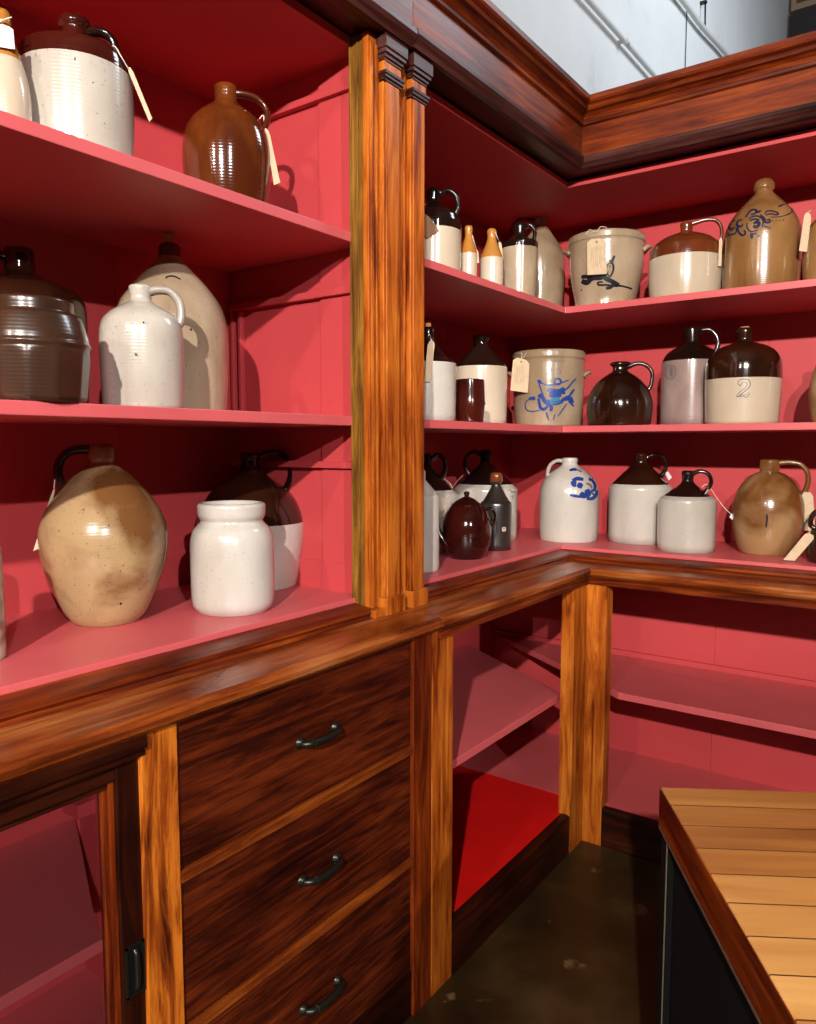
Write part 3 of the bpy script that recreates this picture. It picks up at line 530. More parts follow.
 'p38': dict(loc=(0.7858, 0.1523, 0.924), rot=0.1092, prof=[(0.0177, 0.1872), (0.0215, 0.1812), (0.0202, 0.152), (0.0353, 0.1281), (0.0707, 0.088), (0.0808, 0.0654), (0.0782, 0.0)], gl=None, h=[(-0.0252, 0.1735), (-0.0505, 0.1531), (-0.0681, 0.1327), (-0.0707, 0.1064), (-0.053, 0.0918)]),
}
MARKS = {
 'p17': [(0.00671, 'k', [(0.0166, 0.1255), (0.0197, 0.1375), (0.026, 0.1524)]), (0.01006, 'k', [(0.0103, 0.1317), (0.0213, 0.1368)]), (0.00503, 'k', [(0.0025, 0.117), (0.0056, 0.1259), (0.0135, 0.1286), (0.0213, 0.1255), (0.0229, 0.1074), (0.0166, 0.0924), (0.0119, 0.0866)]), (0.00403, 'k', [(0.0025, 0.117), (0.0009, 0.105), (0.0103, 0.0881)]), (0.00671, 'k', [(0.0109, 0.1203), (0.0135, 0.1181)]), (0.01174, 'k', [(-0.0789, 0.0982), (-0.053, 0.0939), (-0.0117, 0.0892), (0.004, 0.0808), (0.023, 0.0714), (0.0421, 0.0627)]), (0.01342, 'k', [(-0.0773, 0.0851), (-0.0595, 0.0769), (-0.0434, 0.088), (-0.0117, 0.0847)]), (0.00537, 'k', [(-0.0086, 0.0725), (-0.0244, 0.0723), (-0.0212, 0.0644), (0.004, 0.0628), (0.0294, 0.0594), (0.0485, 0.06), (0.0844, 0.0544)]), (0.00872, 'k', [(0.0009, 0.0524), (0.0167, 0.0564), (0.0293, 0.0714)]), (0.00403, 'k', [(-0.0792, 0.0583), (-0.0759, 0.056)]), (0.00335, 'k', [(-0.1093, 0.06), (-0.1067, 0.0575)])],
 'p19': [(0.00787, 'n', [(-0.0242, 0.1871), (-0.0158, 0.1918), (-0.0101, 0.1832), (-0.0172, 0.1765), (-0.0256, 0.1811)]), (0.00422, 'n', [(-0.0384, 0.203), (-0.0271, 0.2106), (-0.0102, 0.2072), (0.0011, 0.1925), (-0.0017, 0.1743)]), (0.00337, 'n', [(-0.0426, 0.1943), (-0.0412, 0.1781), (-0.0298, 0.1647), (-0.0129, 0.1665)]), (0.0045, 'n', [(-0.0341, 0.1985), (-0.0243, 0.2013), (-0.0087, 0.197)]), (0.00506, 'n', [(-0.0471, 0.2126), (-0.0386, 0.2278), (-0.0301, 0.2342), (-0.0187, 0.2297), (-0.0215, 0.2198), (-0.0329, 0.2173)]), (0.00619, 'n', [(-0.0187, 0.2209), (-0.006, 0.2255)]), (0.00394, 'n', [(0.0039, 0.212), (0.0096, 0.2217), (0.0266, 0.2205), (0.0393, 0.2133), (0.035, 0.2081), (0.018, 0.2123), (0.0067, 0.2082)]), (0.0045, 'n', [(-0.0074, 0.2136), (0.0039, 0.1984), (0.0067, 0.1873), (0.018, 0.1863), (0.0166, 0.1941), (0.0095, 0.1932)]), (0.00253, 'n', [(0.018, 0.202), (0.0378, 0.2011), (0.055, 0.2052), (0.0697, 0.2145), (0.0776, 0.2293), (0.0714, 0.2538), (0.0558, 0.2473), (0.041, 0.2365)]), (0.00422, 'n', [(0.0395, 0.2352), (0.0528, 0.2465)]), (0.00337, 'n', [(0.0236, 0.1906), (0.0264, 0.1898)]), (0.00337, 'n', [(0.0335, 0.1902), (0.0363, 0.1901)]), (0.00337, 'n', [(0.0429, 0.1907), (0.0457, 0.1908)]), (0.00365, 'n', [(0.052, 0.1919), (0.0555, 0.1915)]), (0.00562, 'n', [(0.0025, 0.1769), (0.0208, 0.1675)]), (0.00562, 'n', [(-0.0557, 0.2084), (-0.0673, 0.2076), (-0.07, 0.1964), (-0.0612, 0.1868), (-0.0526, 0.1906)]), (0.0045, 'n', [(-0.0685, 0.1893), (-0.064, 0.1717), (-0.0539, 0.1594), (-0.0454, 0.1634), (-0.0497, 0.1739)]), (0.00506, 'n', [(-0.0763, 0.2142), (-0.0887, 0.2164), (-0.0926, 0.2017), (-0.0847, 0.1864), (-0.0744, 0.1916)]), (0.00394, 'n', [(-0.0714, 0.1872), (-0.0727, 0.1715), (-0.0906, 0.1728), (-0.0954, 0.1825)]), (0.00675, 'n', [(-0.0298, 0.1602), (-0.027, 0.1448)]), (0.00619, 'n', [(-0.0115, 0.1543), (-0.0087, 0.145)]), (0.00394, 'n', [(-0.0298, 0.1572), (-0.0157, 0.1578)])],
 'p24': [(0.00836, 'b', [(-0.0362, 0.1538), (-0.0244, 0.1433)]), (0.00383, 'b', [(-0.0244, 0.1433), (-0.001, 0.1361), (0.0157, 0.1376), (0.0393, 0.1427), (0.0665, 0.1534)]), (0.00558, 'b', [(0.0174, 0.1426), (0.0224, 0.1559), (0.0359, 0.156), (0.0409, 0.1444), (0.0292, 0.1376), (0.0191, 0.1426)]), (0.00453, 'b', [(0.0908, 0.1599), (0.0768, 0.1439), (0.063, 0.1266), (0.0494, 0.1196)]), (0.01568, 'b', [(-0.0027, 0.1245), (0.0157, 0.1144), (0.0393, 0.1145), (0.0528, 0.1263)]), (0.01917, 'b', [(0.0024, 0.1061), (0.0225, 0.106), (0.0427, 0.1062)]), (0.01742, 'c', [(0.0057, 0.0794), (0.0225, 0.0843), (0.0393, 0.0894)]), (0.01045, 'b', [(-0.0043, 0.0862), (0.0124, 0.076), (0.0393, 0.0794), (0.0528, 0.093)]), (0.01394, 'b', [(0.0528, 0.0896), (0.07, 0.0934), (0.0804, 0.077)]), (0.00697, 'b', [(0.0665, 0.0967), (0.0856, 0.1243)]), (0.00558, 'b', [(0.0665, 0.0833), (0.0857, 0.0672)]), (0.00418, 'b', [(-0.0328, 0.1436), (-0.0194, 0.1065), (-0.011, 0.0863)]), (0.01045, 'b', [(-0.0329, 0.0968), (-0.0245, 0.1033), (-0.011, 0.0829), (0.0091, 0.066), (0.0091, 0.0493)]), (0.00836, 'b', [(-0.0329, 0.0934), (-0.0261, 0.0631), (-0.0144, 0.0562), (-0.001, 0.0661)]), (0.01045, 'b', [(-0.0651, 0.093), (-0.043, 0.0938)]), (0.00314, 'b', [(-0.0651, 0.0913), (-0.0772, 0.0784), (-0.0738, 0.0579), (-0.0549, 0.0497), (-0.0278, 0.0531)]), (0.00418, 'b', [(-0.006, 0.0461), (0.0024, 0.0192)]), (0.00348, 'b', [(0.0225, 0.0392), (0.0175, 0.0191)]), (0.00348, 'b', [(0.0631, 0.0765), (0.0326, 0.0326)]), (0.01115, 'b', [(0.046, 0.1262), (0.0511, 0.1063)]), (0.00209, 's', [(0.009, 0.2158), (0.0528, 0.2162)]), (0.00209, 's', [(-0.0077, 0.2028), (0.009, 0.1859), (-0.0077, 0.1729)]), (0.00209, 's', [(0.0224, 0.1858), (0.0325, 0.1925), (0.0393, 0.176), (0.0258, 0.1759)])],
 'p34': [(0.00775, 'b', [(-0.0004, 0.2525), (0.0129, 0.2554), (0.0249, 0.2548)]), (0.00423, 's', [(0.0249, 0.2548), (0.0427, 0.2473)]), (0.01691, 'b', [(0.0113, 0.2174), (0.0171, 0.2071), (0.0244, 0.2057)]), (0.01057, 'b', [(0.0098, 0.2174), (0.0275, 0.2246), (0.0482, 0.2214)]), (0.01621, 'b', [(0.0274, 0.2057), (0.045, 0.1967)]), (0.01762, 'b', [(0.0597, 0.1876), (0.0641, 0.1727), (0.0567, 0.164)]), (0.01586, 'b', [(0.039, 0.1762), (0.0478, 0.1672), (0.0597, 0.1639)]), (0.00775, 'b', [(0.0025, 0.1688), (0.0214, 0.1651), (0.0448, 0.1613)]), (0.01339, 'b', [(0.0696, 0.2272), (0.0769, 0.219)]), (0.00846, 'b', [(0.0755, 0.2219), (0.0876, 0.2036), (0.0871, 0.1862), (0.0747, 0.1812)]), (0.00564, 's', [(0.057, 0.2081), (0.072, 0.2017), (0.0779, 0.1898)]), (0.01057, 'b', [(0.095, 0.1826), (0.0933, 0.1678), (0.0807, 0.1554), (0.0596, 0.1556)]), (0.00493, 'b', [(0.0747, 0.1782), (0.087, 0.1654)])],
 'p27': [(0.00199, 's', [(-0.0125, 0.1147), (-0.0125, 0.124), (-0.0017, 0.1296), (0.0135, 0.1277), (0.02, 0.1184), (0.0178, 0.1068), (0.007, 0.0955), (-0.006, 0.0842), (-0.0104, 0.0787), (0.0005, 0.0803), (0.0113, 0.0768), (0.02, 0.086)]), (0.0017, 's', [(-0.0039, 0.1167), (0.0005, 0.1212), (0.0078, 0.12), (0.0113, 0.1139), (0.007, 0.1048), (-0.0039, 0.0958), (-0.0138, 0.0844), (-0.0147, 0.0789), (-0.0039, 0.0832), (0.0091, 0.0838), (0.0178, 0.0906)]), (0.00227, 's', [(-0.0125, 0.1147), (-0.006, 0.1112), (-0.0039, 0.1167)])],
 'p26': [(0.00221, 's', [(-0.0795, 0.1779), (-0.0759, 0.1928), (-0.0642, 0.1963), (-0.0518, 0.1898), (-0.0469, 0.174), (-0.0518, 0.1564), (-0.0642, 0.1514), (-0.0759, 0.1591), (-0.0795, 0.1779)]), (0.00253, 's', [(-0.0668, 0.1889), (-0.0568, 0.1826), (-0.0658, 0.1759), (-0.0568, 0.1672), (-0.0658, 0.1619)]), (0.00189, 's', [(-0.0617, 0.1909), (-0.0617, 0.1574)])],
 'p31': [(0.00252, 's', [(0.0745, 0.1817), (0.0872, 0.1849), (0.0913, 0.1747), (0.1001, 0.1779), (0.1045, 0.1693)]), (0.00252, 's', [(0.0871, 0.1606), (0.0978, 0.1618), (0.0935, 0.1498)])],
 'p33': [(0.01105, 'w', [(0.0257, 0.0774), (0.0264, 0.063)]), (0.00325, 'k', [(0.0242, 0.0726), (0.0279, 0.0705)])],
 'p6': [(0.00342, 'k', [(-0.0122, 0.0913), (-0.0078, 0.0885)]), (0.00274, 'k', [(0.0022, 0.1446), (0.0051, 0.1441)])],
 'p7': [(0.00283, 'k', [(-0.0092, 0.2661), (-0.0032, 0.2706), (0.0079, 0.2715), (0.0199, 0.2657)]), (0.00304, 'k', [(0.0344, 0.1639), (0.0386, 0.1617)])],
 'p8': [(0.00394, 'k', [(0.0225, 0.0488), (0.0248, 0.0457)])],
 'p2': [(0.00384, 'k', [(-0.002, 0.1496), (-0.0002, 0.149)]), (0.00208, 'k', [(0.0234, 0.1191), (0.0246, 0.1183)])],
 'p37': [(0.00428, 'k', [(-0.0022, 0.1316), (-0.0014, 0.1149), (-0.0031, 0.0908)])],
}
TAGS = [
 ('p1', [(-0.0098, -0.0282, 0.169), (0.014, -0.0282, 0.1676), (0.0152, -0.0282, 0.1367), (-0.0083, -0.0282, 0.1353)], [(-0.0098, -0.0121, 0.1748), (0.0014, -0.018, 0.1806), (0.0126, -0.0282, 0.1821)], 'w'),
 ('p2', [(0.0769, -0.0508, 0.1681), (0.0849, -0.0508, 0.1681), (0.1153, -0.0508, 0.0919), (0.1105, -0.0508, 0.0854)], [(0.0529, -0.0398, 0.1988), (0.0593, -0.0611, 0.1923), (0.0689, -0.0614, 0.1778), (0.0801, -0.0508, 0.1649)], 'c'),
 ('p3', [(0.073, -0.0206, 0.1773), (0.0831, -0.0206, 0.1715), (0.1034, -0.0206, 0.0724), (0.0912, -0.0206, 0.0665)], [(0.0649, 0.0, 0.2004), (0.073, 0.0, 0.2081), (0.075, 0.0, 0.185), (0.0791, -0.0206, 0.1715)], 'c'),
 ('p8', [(-0.087, -0.0116, 0.2589), (-0.0816, -0.0116, 0.2608), (-0.1156, -0.0116, 0.148), (-0.1246, -0.0116, 0.1441)], [(-0.0762, 0.0, 0.2936), (-0.0834, 0.0, 0.2859), (-0.069, 0.0, 0.2782), (-0.0798, 0.0, 0.2936), (-0.0852, -0.0116, 0.2608)], 'c'),
 ('p10', [(0.0998, 0.0, 0.2423), (0.1141, 0.0, 0.2521), (0.1141, 0.0, 0.2472), (0.1022, 0.0, 0.235)], [(0.0927, 0.0, 0.2472), (0.107, 0.0, 0.2594), (0.1165, 0.0, 0.2496), (0.1022, 0.0, 0.2423)], 'w'),
 ('p12', [(-0.0191, -0.0814, 0.1544), (0.0191, -0.0814, 0.1093), (-0.0164, -0.0814, 0.0888), (-0.0411, -0.0814, 0.1305)], [(-0.0255, -0.0071, 0.1993), (-0.0198, -0.0814, 0.1753)], 'k'),
 ('p13', [(0.019, 0.014, 0.1061), (0.0277, 0.014, 0.0978), (0.0307, 0.014, 0.0644), (0.0219, 0.014, 0.0644)], [(0.0102, -0.0096, 0.1366), (0.0219, 0.014, 0.1033)], 'c'),
 ('p14', [(0.0198, 0.014, 0.1534), (0.029, 0.014, 0.1476), (0.0351, 0.014, 0.101), (0.0259, 0.014, 0.0981)], [(0.0107, -0.0149, 0.1709), (0.0229, 0.014, 0.1505)], 'c'),
 ('p17', [(-0.0613, -0.1284, 0.2072), (-0.0032, -0.1284, 0.2057), (0.0032, -0.1284, 0.0935), (-0.0582, -0.1284, 0.0938)], [(-0.0671, -0.1144, 0.2236), (-0.0537, -0.116, 0.24), (-0.0335, -0.129, 0.2268), (-0.0201, -0.1267, 0.2433), (0.0, -0.1284, 0.24)], 'c'),
 ('p18', [(0.0949, -0.0642, 0.1743), (0.104, -0.0642, 0.1743), (0.104, -0.0642, 0.0902), (0.0949, -0.0642, 0.0902)], [(0.0994, 0.0, 0.1991), (0.0994, -0.0642, 0.1712)], 'c'),
 ('p20', [(-0.0713, -0.0476, 0.2026), (-0.0535, -0.0476, 0.1942), (-0.0611, -0.0476, 0.0908), (-0.0815, -0.0476, 0.0964)], [(-0.051, 0.0, 0.222), (-0.0637, -0.0476, 0.1998)], 'c'),
 ('p21', [(0.0, -0.0824, 0.2065), (0.0178, -0.0824, 0.2075), (0.008, -0.0824, 0.1015), (-0.0106, -0.0824, 0.1016)], [(0.0055, -0.0216, 0.2312), (0.0083, -0.0824, 0.2072)], 'c'),
 ('p24', [(-0.1186, -0.1093, 0.2341), (-0.0637, -0.1093, 0.2193), (-0.0689, -0.1093, 0.1125), (-0.1272, -0.1093, 0.1213)], [(-0.1237, -0.0266, 0.2429), (-0.0923, -0.0909, 0.248), (-0.0923, -0.087, 0.2256), (-0.0749, -0.1093, 0.2463)], 'c'),
 ('p30', [(0.0493, -0.1027, 0.1772), (0.0592, -0.1027, 0.1805), (0.0724, -0.1027, 0.1143), (0.0526, -0.1027, 0.1143)], [(0.0625, 0.0, 0.2464), (0.0625, 0.0, 0.2333), (0.0888, 0.0, 0.2036), (0.0724, -0.0857, 0.1805), (0.0559, -0.1027, 0.1706)], 'c'),
 ('p31', [(-0.1495, 0.0, 0.1462), (-0.1387, 0.0, 0.1425), (-0.1423, 0.0, 0.0988), (-0.1531, 0.0, 0.1061)], [(-0.081, 0.0, 0.2332), (-0.1134, 0.0, 0.197), (-0.1423, 0.0, 0.1425)], 'c'),
 ('p35', [(0.0812, 0.0, 0.2428), (0.0913, 0.0, 0.2498), (0.1049, 0.0, 0.2286), (0.0947, 0.0, 0.218)], [(0.0744, 0.0, 0.2534), (0.0846, 0.0, 0.2393)], 'w'),
 ('p36', [(0.1346, 0.0, 0.1241), (0.1438, 0.0, 0.1143), (0.1407, 0.0, 0.1012), (0.1285, 0.0, 0.111)], [(0.0433, 0.0, 0.2055), (0.0554, 0.0, 0.2153), (0.0676, 0.0, 0.2023), (0.0524, -0.0389, 0.186), (0.0676, 0.0, 0.2023), (0.0889, 0.0, 0.173), (0.1133, 0.0, 0.1404), (0.1377, 0.0, 0.1176)], 'w'),
 ('p37', [(0.0913, -0.0208, 0.1966), (0.1226, -0.0208, 0.1966), (0.134, -0.0208, 0.076), (0.0998, -0.0208, 0.0792)], [(0.1027, 0.0, 0.2061), (0.1084, -0.0208, 0.1871)], 'c'),
 ('p38', [(-0.0782, -0.0572, 0.0918), (-0.0555, -0.0572, 0.0772), (-0.106, -0.0572, 0.0038), (-0.1363, -0.0572, 0.0038)], [(-0.0681, 0.0, 0.1006), (-0.0732, -0.0572, 0.083)], 'c'),
]

# ------------------------------------------------------------ the stoneware
def densify(prof):
    """rounds a (r,z) profile with a monotone-ish spline, keeping its knots"""
    out = []
    n = len(prof)
    for i in range(n-1):
        p0 = prof[max(i-1,0)]; p1 = prof[i]; p2 = prof[i+1]; p3 = prof[min(i+2,n-1)]
        dz = abs(p1[1]-p2[1])
        sub = 5 if dz > .008 else 2
        for k in range(sub):
            t = k/sub
            def cr(a, b_, c, d):
                m1 = (c-a)/2; m2 = (d-b_)/2; dd = c-b_
                if m1*dd <= 0: m1 = 0
                if m2*dd <= 0: m2 = 0
                lim = 3*abs(dd); m1 = max(-lim, min(lim, m1)); m2 = max(-lim, min(lim, m2))
                return (2*t**3-3*t*t+1)*b_+(t**3-2*t*t+t)*m1+(-2*t**3+3*t*t)*c+(t**3-t*t)*m2
            out.append((cr(p0[0],p1[0],p2[0],p3[0]), cr(p0[1],p1[1],p2[1],p3[1])))
    out.append(prof[-1]); return out
def radius_at(prof, z):
    for (r1,z1),(r2,z2) in zip(prof, prof[1:]):
        if z2 <= z <= z1: return r1+(r2-r1)*(z1-z)/max(z1-z2,1e-6)
    return prof[0][0] if z > prof[0][1] else prof[-1][0]
def strokes(s, prof, marks):
    """painted brush strokes lying on the curved wall of a pot, facing local -y"""
    for wd, c, pts in marks:
        P_ = smooth_path([(a, 0, z) for a, z in pts], 5) if len(pts) > 2 else [Vector((pts[0][0],0,pts[0][1])), Vector(((pts[0][0]+pts[1][0])/2,0,(pts[0][1]+pts[1][1])/2)), Vector((pts[1][0],0,pts[1][1]))]
        n = len(P_); vs = []
        for i, p in enumerate(P_):
            t = (P_[min(i+1,n-1)]-P_[max(i-1,0)])
            if t.length < 1e-7: t = Vector((1,0,0))
            t.normalize(); nx = Vector((-t.z, 0, t.x))
            u = i/(n-1); h = wd*.64*(.55+.45*math.sin(PI*min(1,max(0,.12+.76*u))))
            for e in (-1, 0, 1):
                q = p + nx*h*e; r = radius_at(prof, q.z)+.0007
                x = max(-r*.985, min(r*.985, q.x)); vs.append((x, -math.sqrt(r*r-x*x), q.z))
        s.add(vs, [(3*i+j, 3*i+3+j, 3*i+4+j, 3*i+1+j) for i in range(n-1) for j in (0, 1)], MARKS_M[c], True)
def pot(key, name, label, cat, top, body=None, open_=False, rad=.008, flat=1.5, cork=None, hmat=None, group=None, mod=None, neckmat=None, ear=False, tilt=0, seg=56):
    I = POTS[key]; prof = densify(I['prof']); gl = I['gl']; body = body or top
    if gl is not None:
        k = next(i for i, (r, z) in enumerate(prof) if z < gl); 
        prof.insert(k, (radius_at(prof, gl), gl))
    mf = (lambda z: top if (gl is None or z > gl) else body) if gl is not None else (lambda z: top)
    r0, z0 = prof[0]
    s = LMB()
    if open_:   # hollow crock: wall thickness and inside
        t = .008; inner = [(r0-t*.5, z0+.0015), (r0-t, z0), (r0-t*1.3, z0-.02), (radius_at(prof, z0*.4)-t*1.3, z0*.4), (radius_at(prof, .02)-t*1.5, .02)]
        full = inner[::-1]+prof
        s.lathe(full, mf if gl is None else mf, seg, mod)
    else:       # a mouth sunk into the neck
        hole = [(r0*.62, z0-.012), (r0*.66, z0+.0005), (r0*.85, z0+.0018)]
        s.lathe(hole+prof, mf, seg, mod)
    if key in MARKS: strokes(s, prof, MARKS[key])
    # softly rounded foot
    many = bool(I['h'] or cork or ear)
    loc = Vector(I['loc'])
    if many:
        root = thing(name, label, cat, loc, I['rot'], group)
        s.build('body', root)
    else:
        root = s.build(name); root.location = loc; root.rotation_euler = (0, 0, I['rot']); tag(root, label, cat, group)
    if I['h']:
        h = I['h']; pts = [Vector((a, tilt*(i/(len(h)-1)), z)) for i, (a, z) in enumerate(h)]
        sg = 1 if h[1][0] > 0 else -1
        # root both ends in the wall
        p0 = Vector((pts[0].x-sg*.004, 0, pts[0].z)); e = pts[-1]; re = radius_at(prof, e.z-.006)
        p1 = Vector((sg*min(abs(e.x), max(re-.003, .005)), e.y, e.z-.006))
        s = LMB(); s.tube([p0]+pts+[p1], rad, hmat or top, seg=12, flat=flat, taper=lambda t: 1.12-.25*math.sin(PI*t))
        s.build('handle', root)
    if cork:
        s = LMB(); r = r0*.62; s.lathe([(r*.9, z0+cork), (r*1.02, z0+cork-.002), (r, z0), (r*.95, z0-.008)], lambda z: CORK, 24); s.build('cork', root)
    if ear:
        for sx in (-1, 1):
            zc = z0*ear; rr = radius_at(prof, zc)
            s = LMB(); s.tube([(sx*(rr-.003), -.026, zc-.012), (sx*(rr+.006), -.018, zc-.002), (sx*(rr+.015), 0, zc+.003), (sx*(rr+.006), .018, zc-.002), (sx*(rr-.003), .026, zc-.012)], .0075, top, flat=1.3, seg=10)
            s.build('ear_handle', root)
    return root
# left bay, top shelf
pot('p1', 'stoneware_bottle', 'tan topped cream stoneware bottle with white tag at the far left', 'bottle', YEL, CRM)
pot('p2', 'stoneware_jug', 'large white jug with brown glazed top at left of top shelf', 'jug', RBR, GRW, hmat=DBR, rad=.009)
pot('p3', 'stoneware_jug', 'glossy amber brown jug alone near the end of left top shelf', 'jug', BRN, rad=.007)
# left bay, middle shelf
pot('p4', 'stoneware_jug', 'black brown round shouldered jug behind the panelled brown jar', 'jug', DBR, rad=.009)
def facets(a, z):
    top_z = POTS['p5']['prof'][0][1]*.52
    k = max(0, min(1, (top_z-z)/.012)); n = 12; st = 2*PI/n
    f = math.cos(PI/n)/math.cos(((a+.1) % st)-st/2)
    return 1+(f*1.012-1)*k
pot('p5', 'stoneware_jar', 'brown metallic jar with banded shoulder and panelled sides', 'jar', ALB, open_=True, mod=facets, seg=96)
pot('p6', 'stoneware_jug', 'pale grey small jug with dark pits on left middle shelf', 'jug', GRW, rad=.0085)
pot('p7', 'stoneware_jug', 'tall tan grey ovoid jug with orange cork behind the pale grey jug', 'jug', BRN, GRY, cork=.022)
# left bay, bottom
pot('p8', 'stoneware_jug', 'big bulbous mottled tan ovoid jug with dark handle at bottom left', 'jug', OLV, hmat=DBR, rad=.0095)
pot('p9', 'stoneware_jar', 'white wide mouthed preserve jar in front of the brown topped jug', 'jar', WHT, open_=True)
pot('p10', 'stoneware_jug', 'dark brown over white jug behind the wide mouthed white jar', 'jug', DBR, WHT, rad=.0085)
pot('p11', 'stoneware_crock', 'brown and white mottled crock cut off by left edge', 'crock', MOT, open_=True)
# corner cabinet, top shelf
pot('p12', 'stoneware_jug', 'black over white jug beside pilaster on the corner top shelf', 'jug', BLK, CRM, rad=.008)
pot('p13', 'stoneware_bottle', 'smaller ochre topped beer bottle, left one of the pair', 'bottle', YEL, CRM)
pot('p14', 'stoneware_bottle', 'larger ochre topped beer bottle, right one of the pair', 'bottle', YEL, CRM)
pot('p15', 'stoneware_jug', 'black topped tan jug between the beer bottles and tall grey jug', 'jug', BLK, GRY, rad=.0075)
pot('p16', 'stoneware_jug', 'tall grey salt glazed jug with brown handle in the top corner', 'jug', GRY, rad=.009, hmat=TBR)
pot('p17', 'stoneware_crock', 'wide grey crock painted with a dark bird on top shelf', 'crock', GRY, open_=True, ear=.83)
pot('p18', 'stoneware_jug', 'squat white jug with reddish brown top and angular handle', 'jug', TBR, CRM, rad=.0065)
pot('p19', 'stoneware_jug', 'tall tan ovoid jug with dark painted flower spray', 'jug', OCH)
pot('p20', 'stoneware_jug', 'tan jug cut off by right edge on the top shelf', 'jug', OCH)
# corner cabinet, middle shelf
pot('p21', 'stoneware_jug', 'black cone topped white jug by pilaster on middle shelf', 'jug', BLK, WHT, cork=.012, rad=.008)
pot('p22', 'stoneware_jug', 'black cone topped cream jug behind the small red brown jar', 'jug', BLK, CRM)
pot('p23', 'stoneware_jar', 'small shiny red brown jar in front of a cone topped jug', 'jar', RBR, open_=True)
pot('p24', 'stoneware_crock', 'tall grey crock with cobalt blue painted flower and paper tag', 'crock', GRY, open_=True, ear=.72)
pot('p25', 'stoneware_jug', 'round dark brown jug with flared lip on middle shelf', 'jug', DBR, rad=.0075)
pot('p26', 'stoneware_jug', 'black over lavender grey jug with round stamp, beside the numbered jug', 'jug', BLK, LAV, rad=.009)
pot('p27', 'stoneware_jug', 'dark brown over cream jug marked with a number 2', 'jug', DBR, CRM, cork=.006)
pot('p28', 'stoneware_jug', 'brown grey jug cut off by right edge on middle shelf', 'jug', BRT)
# corner cabinet, bottom
pot('p29', 'stoneware_jug', 'plain white cylindrical jug half hidden by the pilaster', 'jug', WHT)
pot('p30', 'stoneware_jug', 'black cone topped white jug behind the brown teapot', 'jug', BLK, WHT, rad=.009)
pot('p31', 'stoneware_jug', 'black cone topped white jug behind the dark capped bottle', 'jug', BLK, WHT, rad=.009)
tp = pot('p32', 'teapot', 'shiny dark brown teapot with knobbed lid', 'teapot', TEA, rad=.005)
z0 = POTS['p32']['prof'][0][1]; r0 = POTS['p32']['prof'][0][0]
s = LMB(); s.lathe([(.003, z0+.043), (.008, z0+.041), (.0095, z0+.036), (.007, z0+.030), (.0065, z0+.027), (.012, z0+.025), (.025, z0+.019), (.037, z0+.010), (r0*1.0, z0+.003), (r0*1.02, z0-.001), (r0*.9, z0-.002)], lambda z: TEA, 48); s.build('lid', tp)
s = LMB(); s.tube([(-.040,-.030,.035),(-.060,-.030,.045),(-.078,-.030,.068),(-.088,-.030,.098)], .013, TEA, seg=14, flat=1.0, taper=lambda t: 1.35-.75*t); s.build('spout', tp)
bt = pot('p33', 'stoneware_bottle', 'black stoneware bottle with brown stopper beside the teapot', 'bottle', SBK, cork=.004)
z0 = POTS['p33']['prof'][0][1]
s = LMB(); s.lathe([(.008, z0+.006), (.0185, z0+.003), (.0205, z0-.006), (.0205, z0-.024), (.018, z0-.027)], lambda z: TBR, 32); s.build('stopper', bt)
pot('p34', 'stoneware_jug', 'white jug painted with a cobalt blue blossom in the corner', 'jug', WHT, rad=.008)
pot('p35', 'stoneware_jug', 'larger brown cone topped white jug, left of the smaller one', 'jug', DBR, WHT, rad=.008)
pot('p36', 'stoneware_jug', 'smaller black cone topped white jug with trailing white string', 'jug', BLK, WHT, rad=.0075)
pot('p37', 'stoneware_jug', 'golden brown ovoid jug with loop handle at lower right', 'jug', BRT, rad=.0085, hmat=BRT)
pot('p38', 'stoneware_jug', 'dark brown jug cut off by right edge beside the golden jug', 'jug', DBR, rad=.0085)

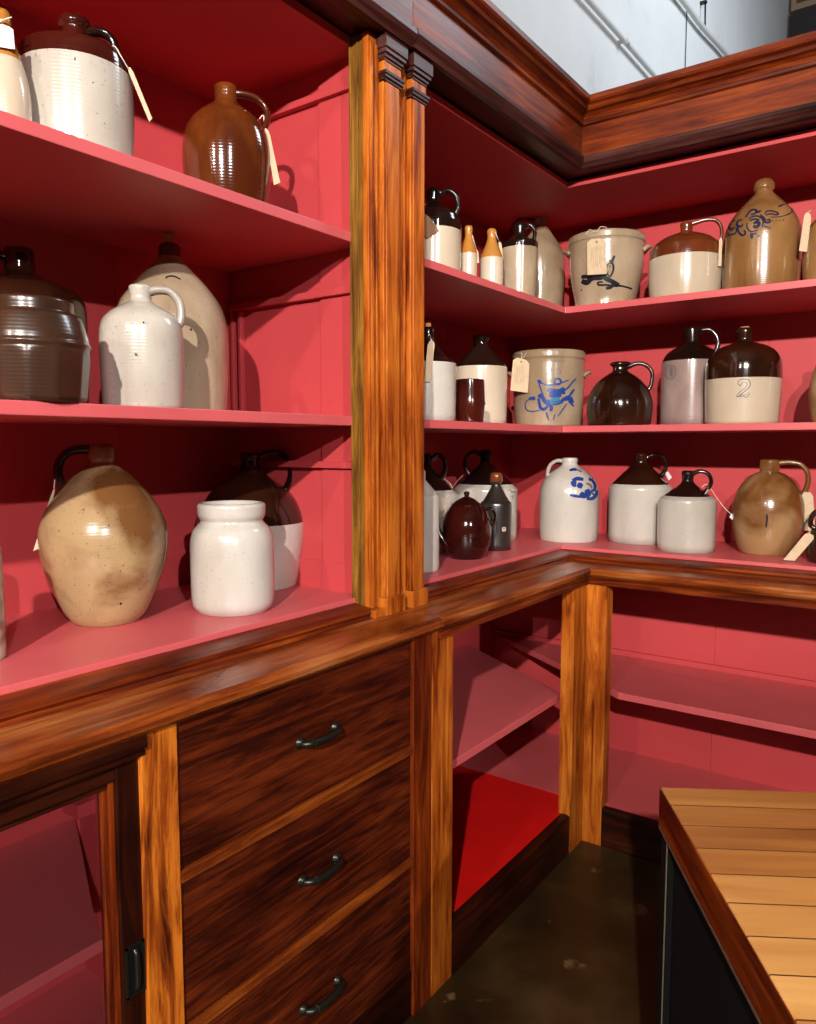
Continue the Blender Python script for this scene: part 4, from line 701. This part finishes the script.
# ------------------------------------------------------------ paper tags
TL = {'p1': 'white price tag tied on the tan topped bottle neck', 'p2': 'cream tag hanging from the handle of the large white jug',
 'p3': 'cream tag hanging from the amber brown jug handle', 'p8': 'pale tag hanging beside the bulbous tan jug',
 'p10': 'tiny white string tag on the handle behind the wide mouthed jar', 'p12': 'brown card tag turned askew beside the pilaster',
 'p13': 'small pale tag behind the smaller beer bottle', 'p14': 'small pale tag behind the larger beer bottle',
 'p17': 'cream tag with handwriting hanging over the bird crock rim', 'p18': 'thin cream tag seen edge on under the angular handle',
 'p20': 'cream tag on the top shelf jug at right edge', 'p21': 'cream tag on the middle shelf jug beside pilaster',
 'p24': 'cream handwritten tag on the blue flower crock', 'p30': 'pale tag hanging behind the teapot from the left black handle',
 'p31': 'pale tag on a long string from the black handle above teapot', 'p35': 'tiny white tag on the handle of larger cone topped jug',
 'p36': 'tiny white tag at the end of the trailing string', 'p37': 'cream tag hanging from the golden brown jug handle',
 'p38': 'long cream tag lying on the bottom shelf at right'}
for key, Q, S_, c in TAGS:
    I = POTS[key]; m = {'w': WPAPER, 'c': PAPER, 'k': KRAFT}[c]
    M = Matrix.Rotation(I['rot'], 4, 'Z')
    o3 = Vector(I['loc']) + M @ Vector(Q[0])
    root = thing('price_tag', TL[key], 'tag', o3, I['rot'])
    q = [Vector(p)-Vector(Q[0]) for p in Q]
    s = LMB(); t = Vector((0, -.0007, 0))
    # clipped top corners
    a, b_, c_, d = q; top = [a.lerp(d,.10), a.lerp(b_,.22), a.lerp(b_,.78), b_.lerp(c_,.10), c_, d]
    # slight bow so the paper is not a flat card
    s.loft([[p for p in top], [p+t for p in top]], m)
    if (b_-a).length > .035:
        for i in range(6):
            u = .22+.1*i; v0 = .2+.05*random.random(); v1 = .85-.2*random.random(); P_ = []
            for k in range(9):
                v = v0+(v1-v0)*k/8; p = a.lerp(b_, u).lerp(d.lerp(c_, u), v); P_.append(p+Vector((random.uniform(-.0012,.0012), -.0011, 0)))
            vs = []
            for p in P_: vs += [p+Vector((-.0004,0,0)), p+Vector((.0004,0,0))]
            s.add(vs, [(2*k,2*k+1,2*k+3,2*k+2) for k in range(8)], INK)
    s.build('paper', root)
    st = [Vector(p)-Vector(Q[0]) for p in S_]
    s = LMB(); s.tube(st, .0010, STRING, seg=6); s.build('string', root)
    if (b_-a).length > .035:
        hc = a.lerp(b_, .5).lerp(d.lerp(c_, .5), .09)
        s = LMB(); s.lathe([(.0015,.0),(.0035,.0),(.0035,-.0006),(.0015,-.0006)], lambda z: INK, 16)
        o = s.build('eyelet', root); o.rotation_euler = (PI/2, 0, 0); o.location = hc+Vector((0,-.0014,0))
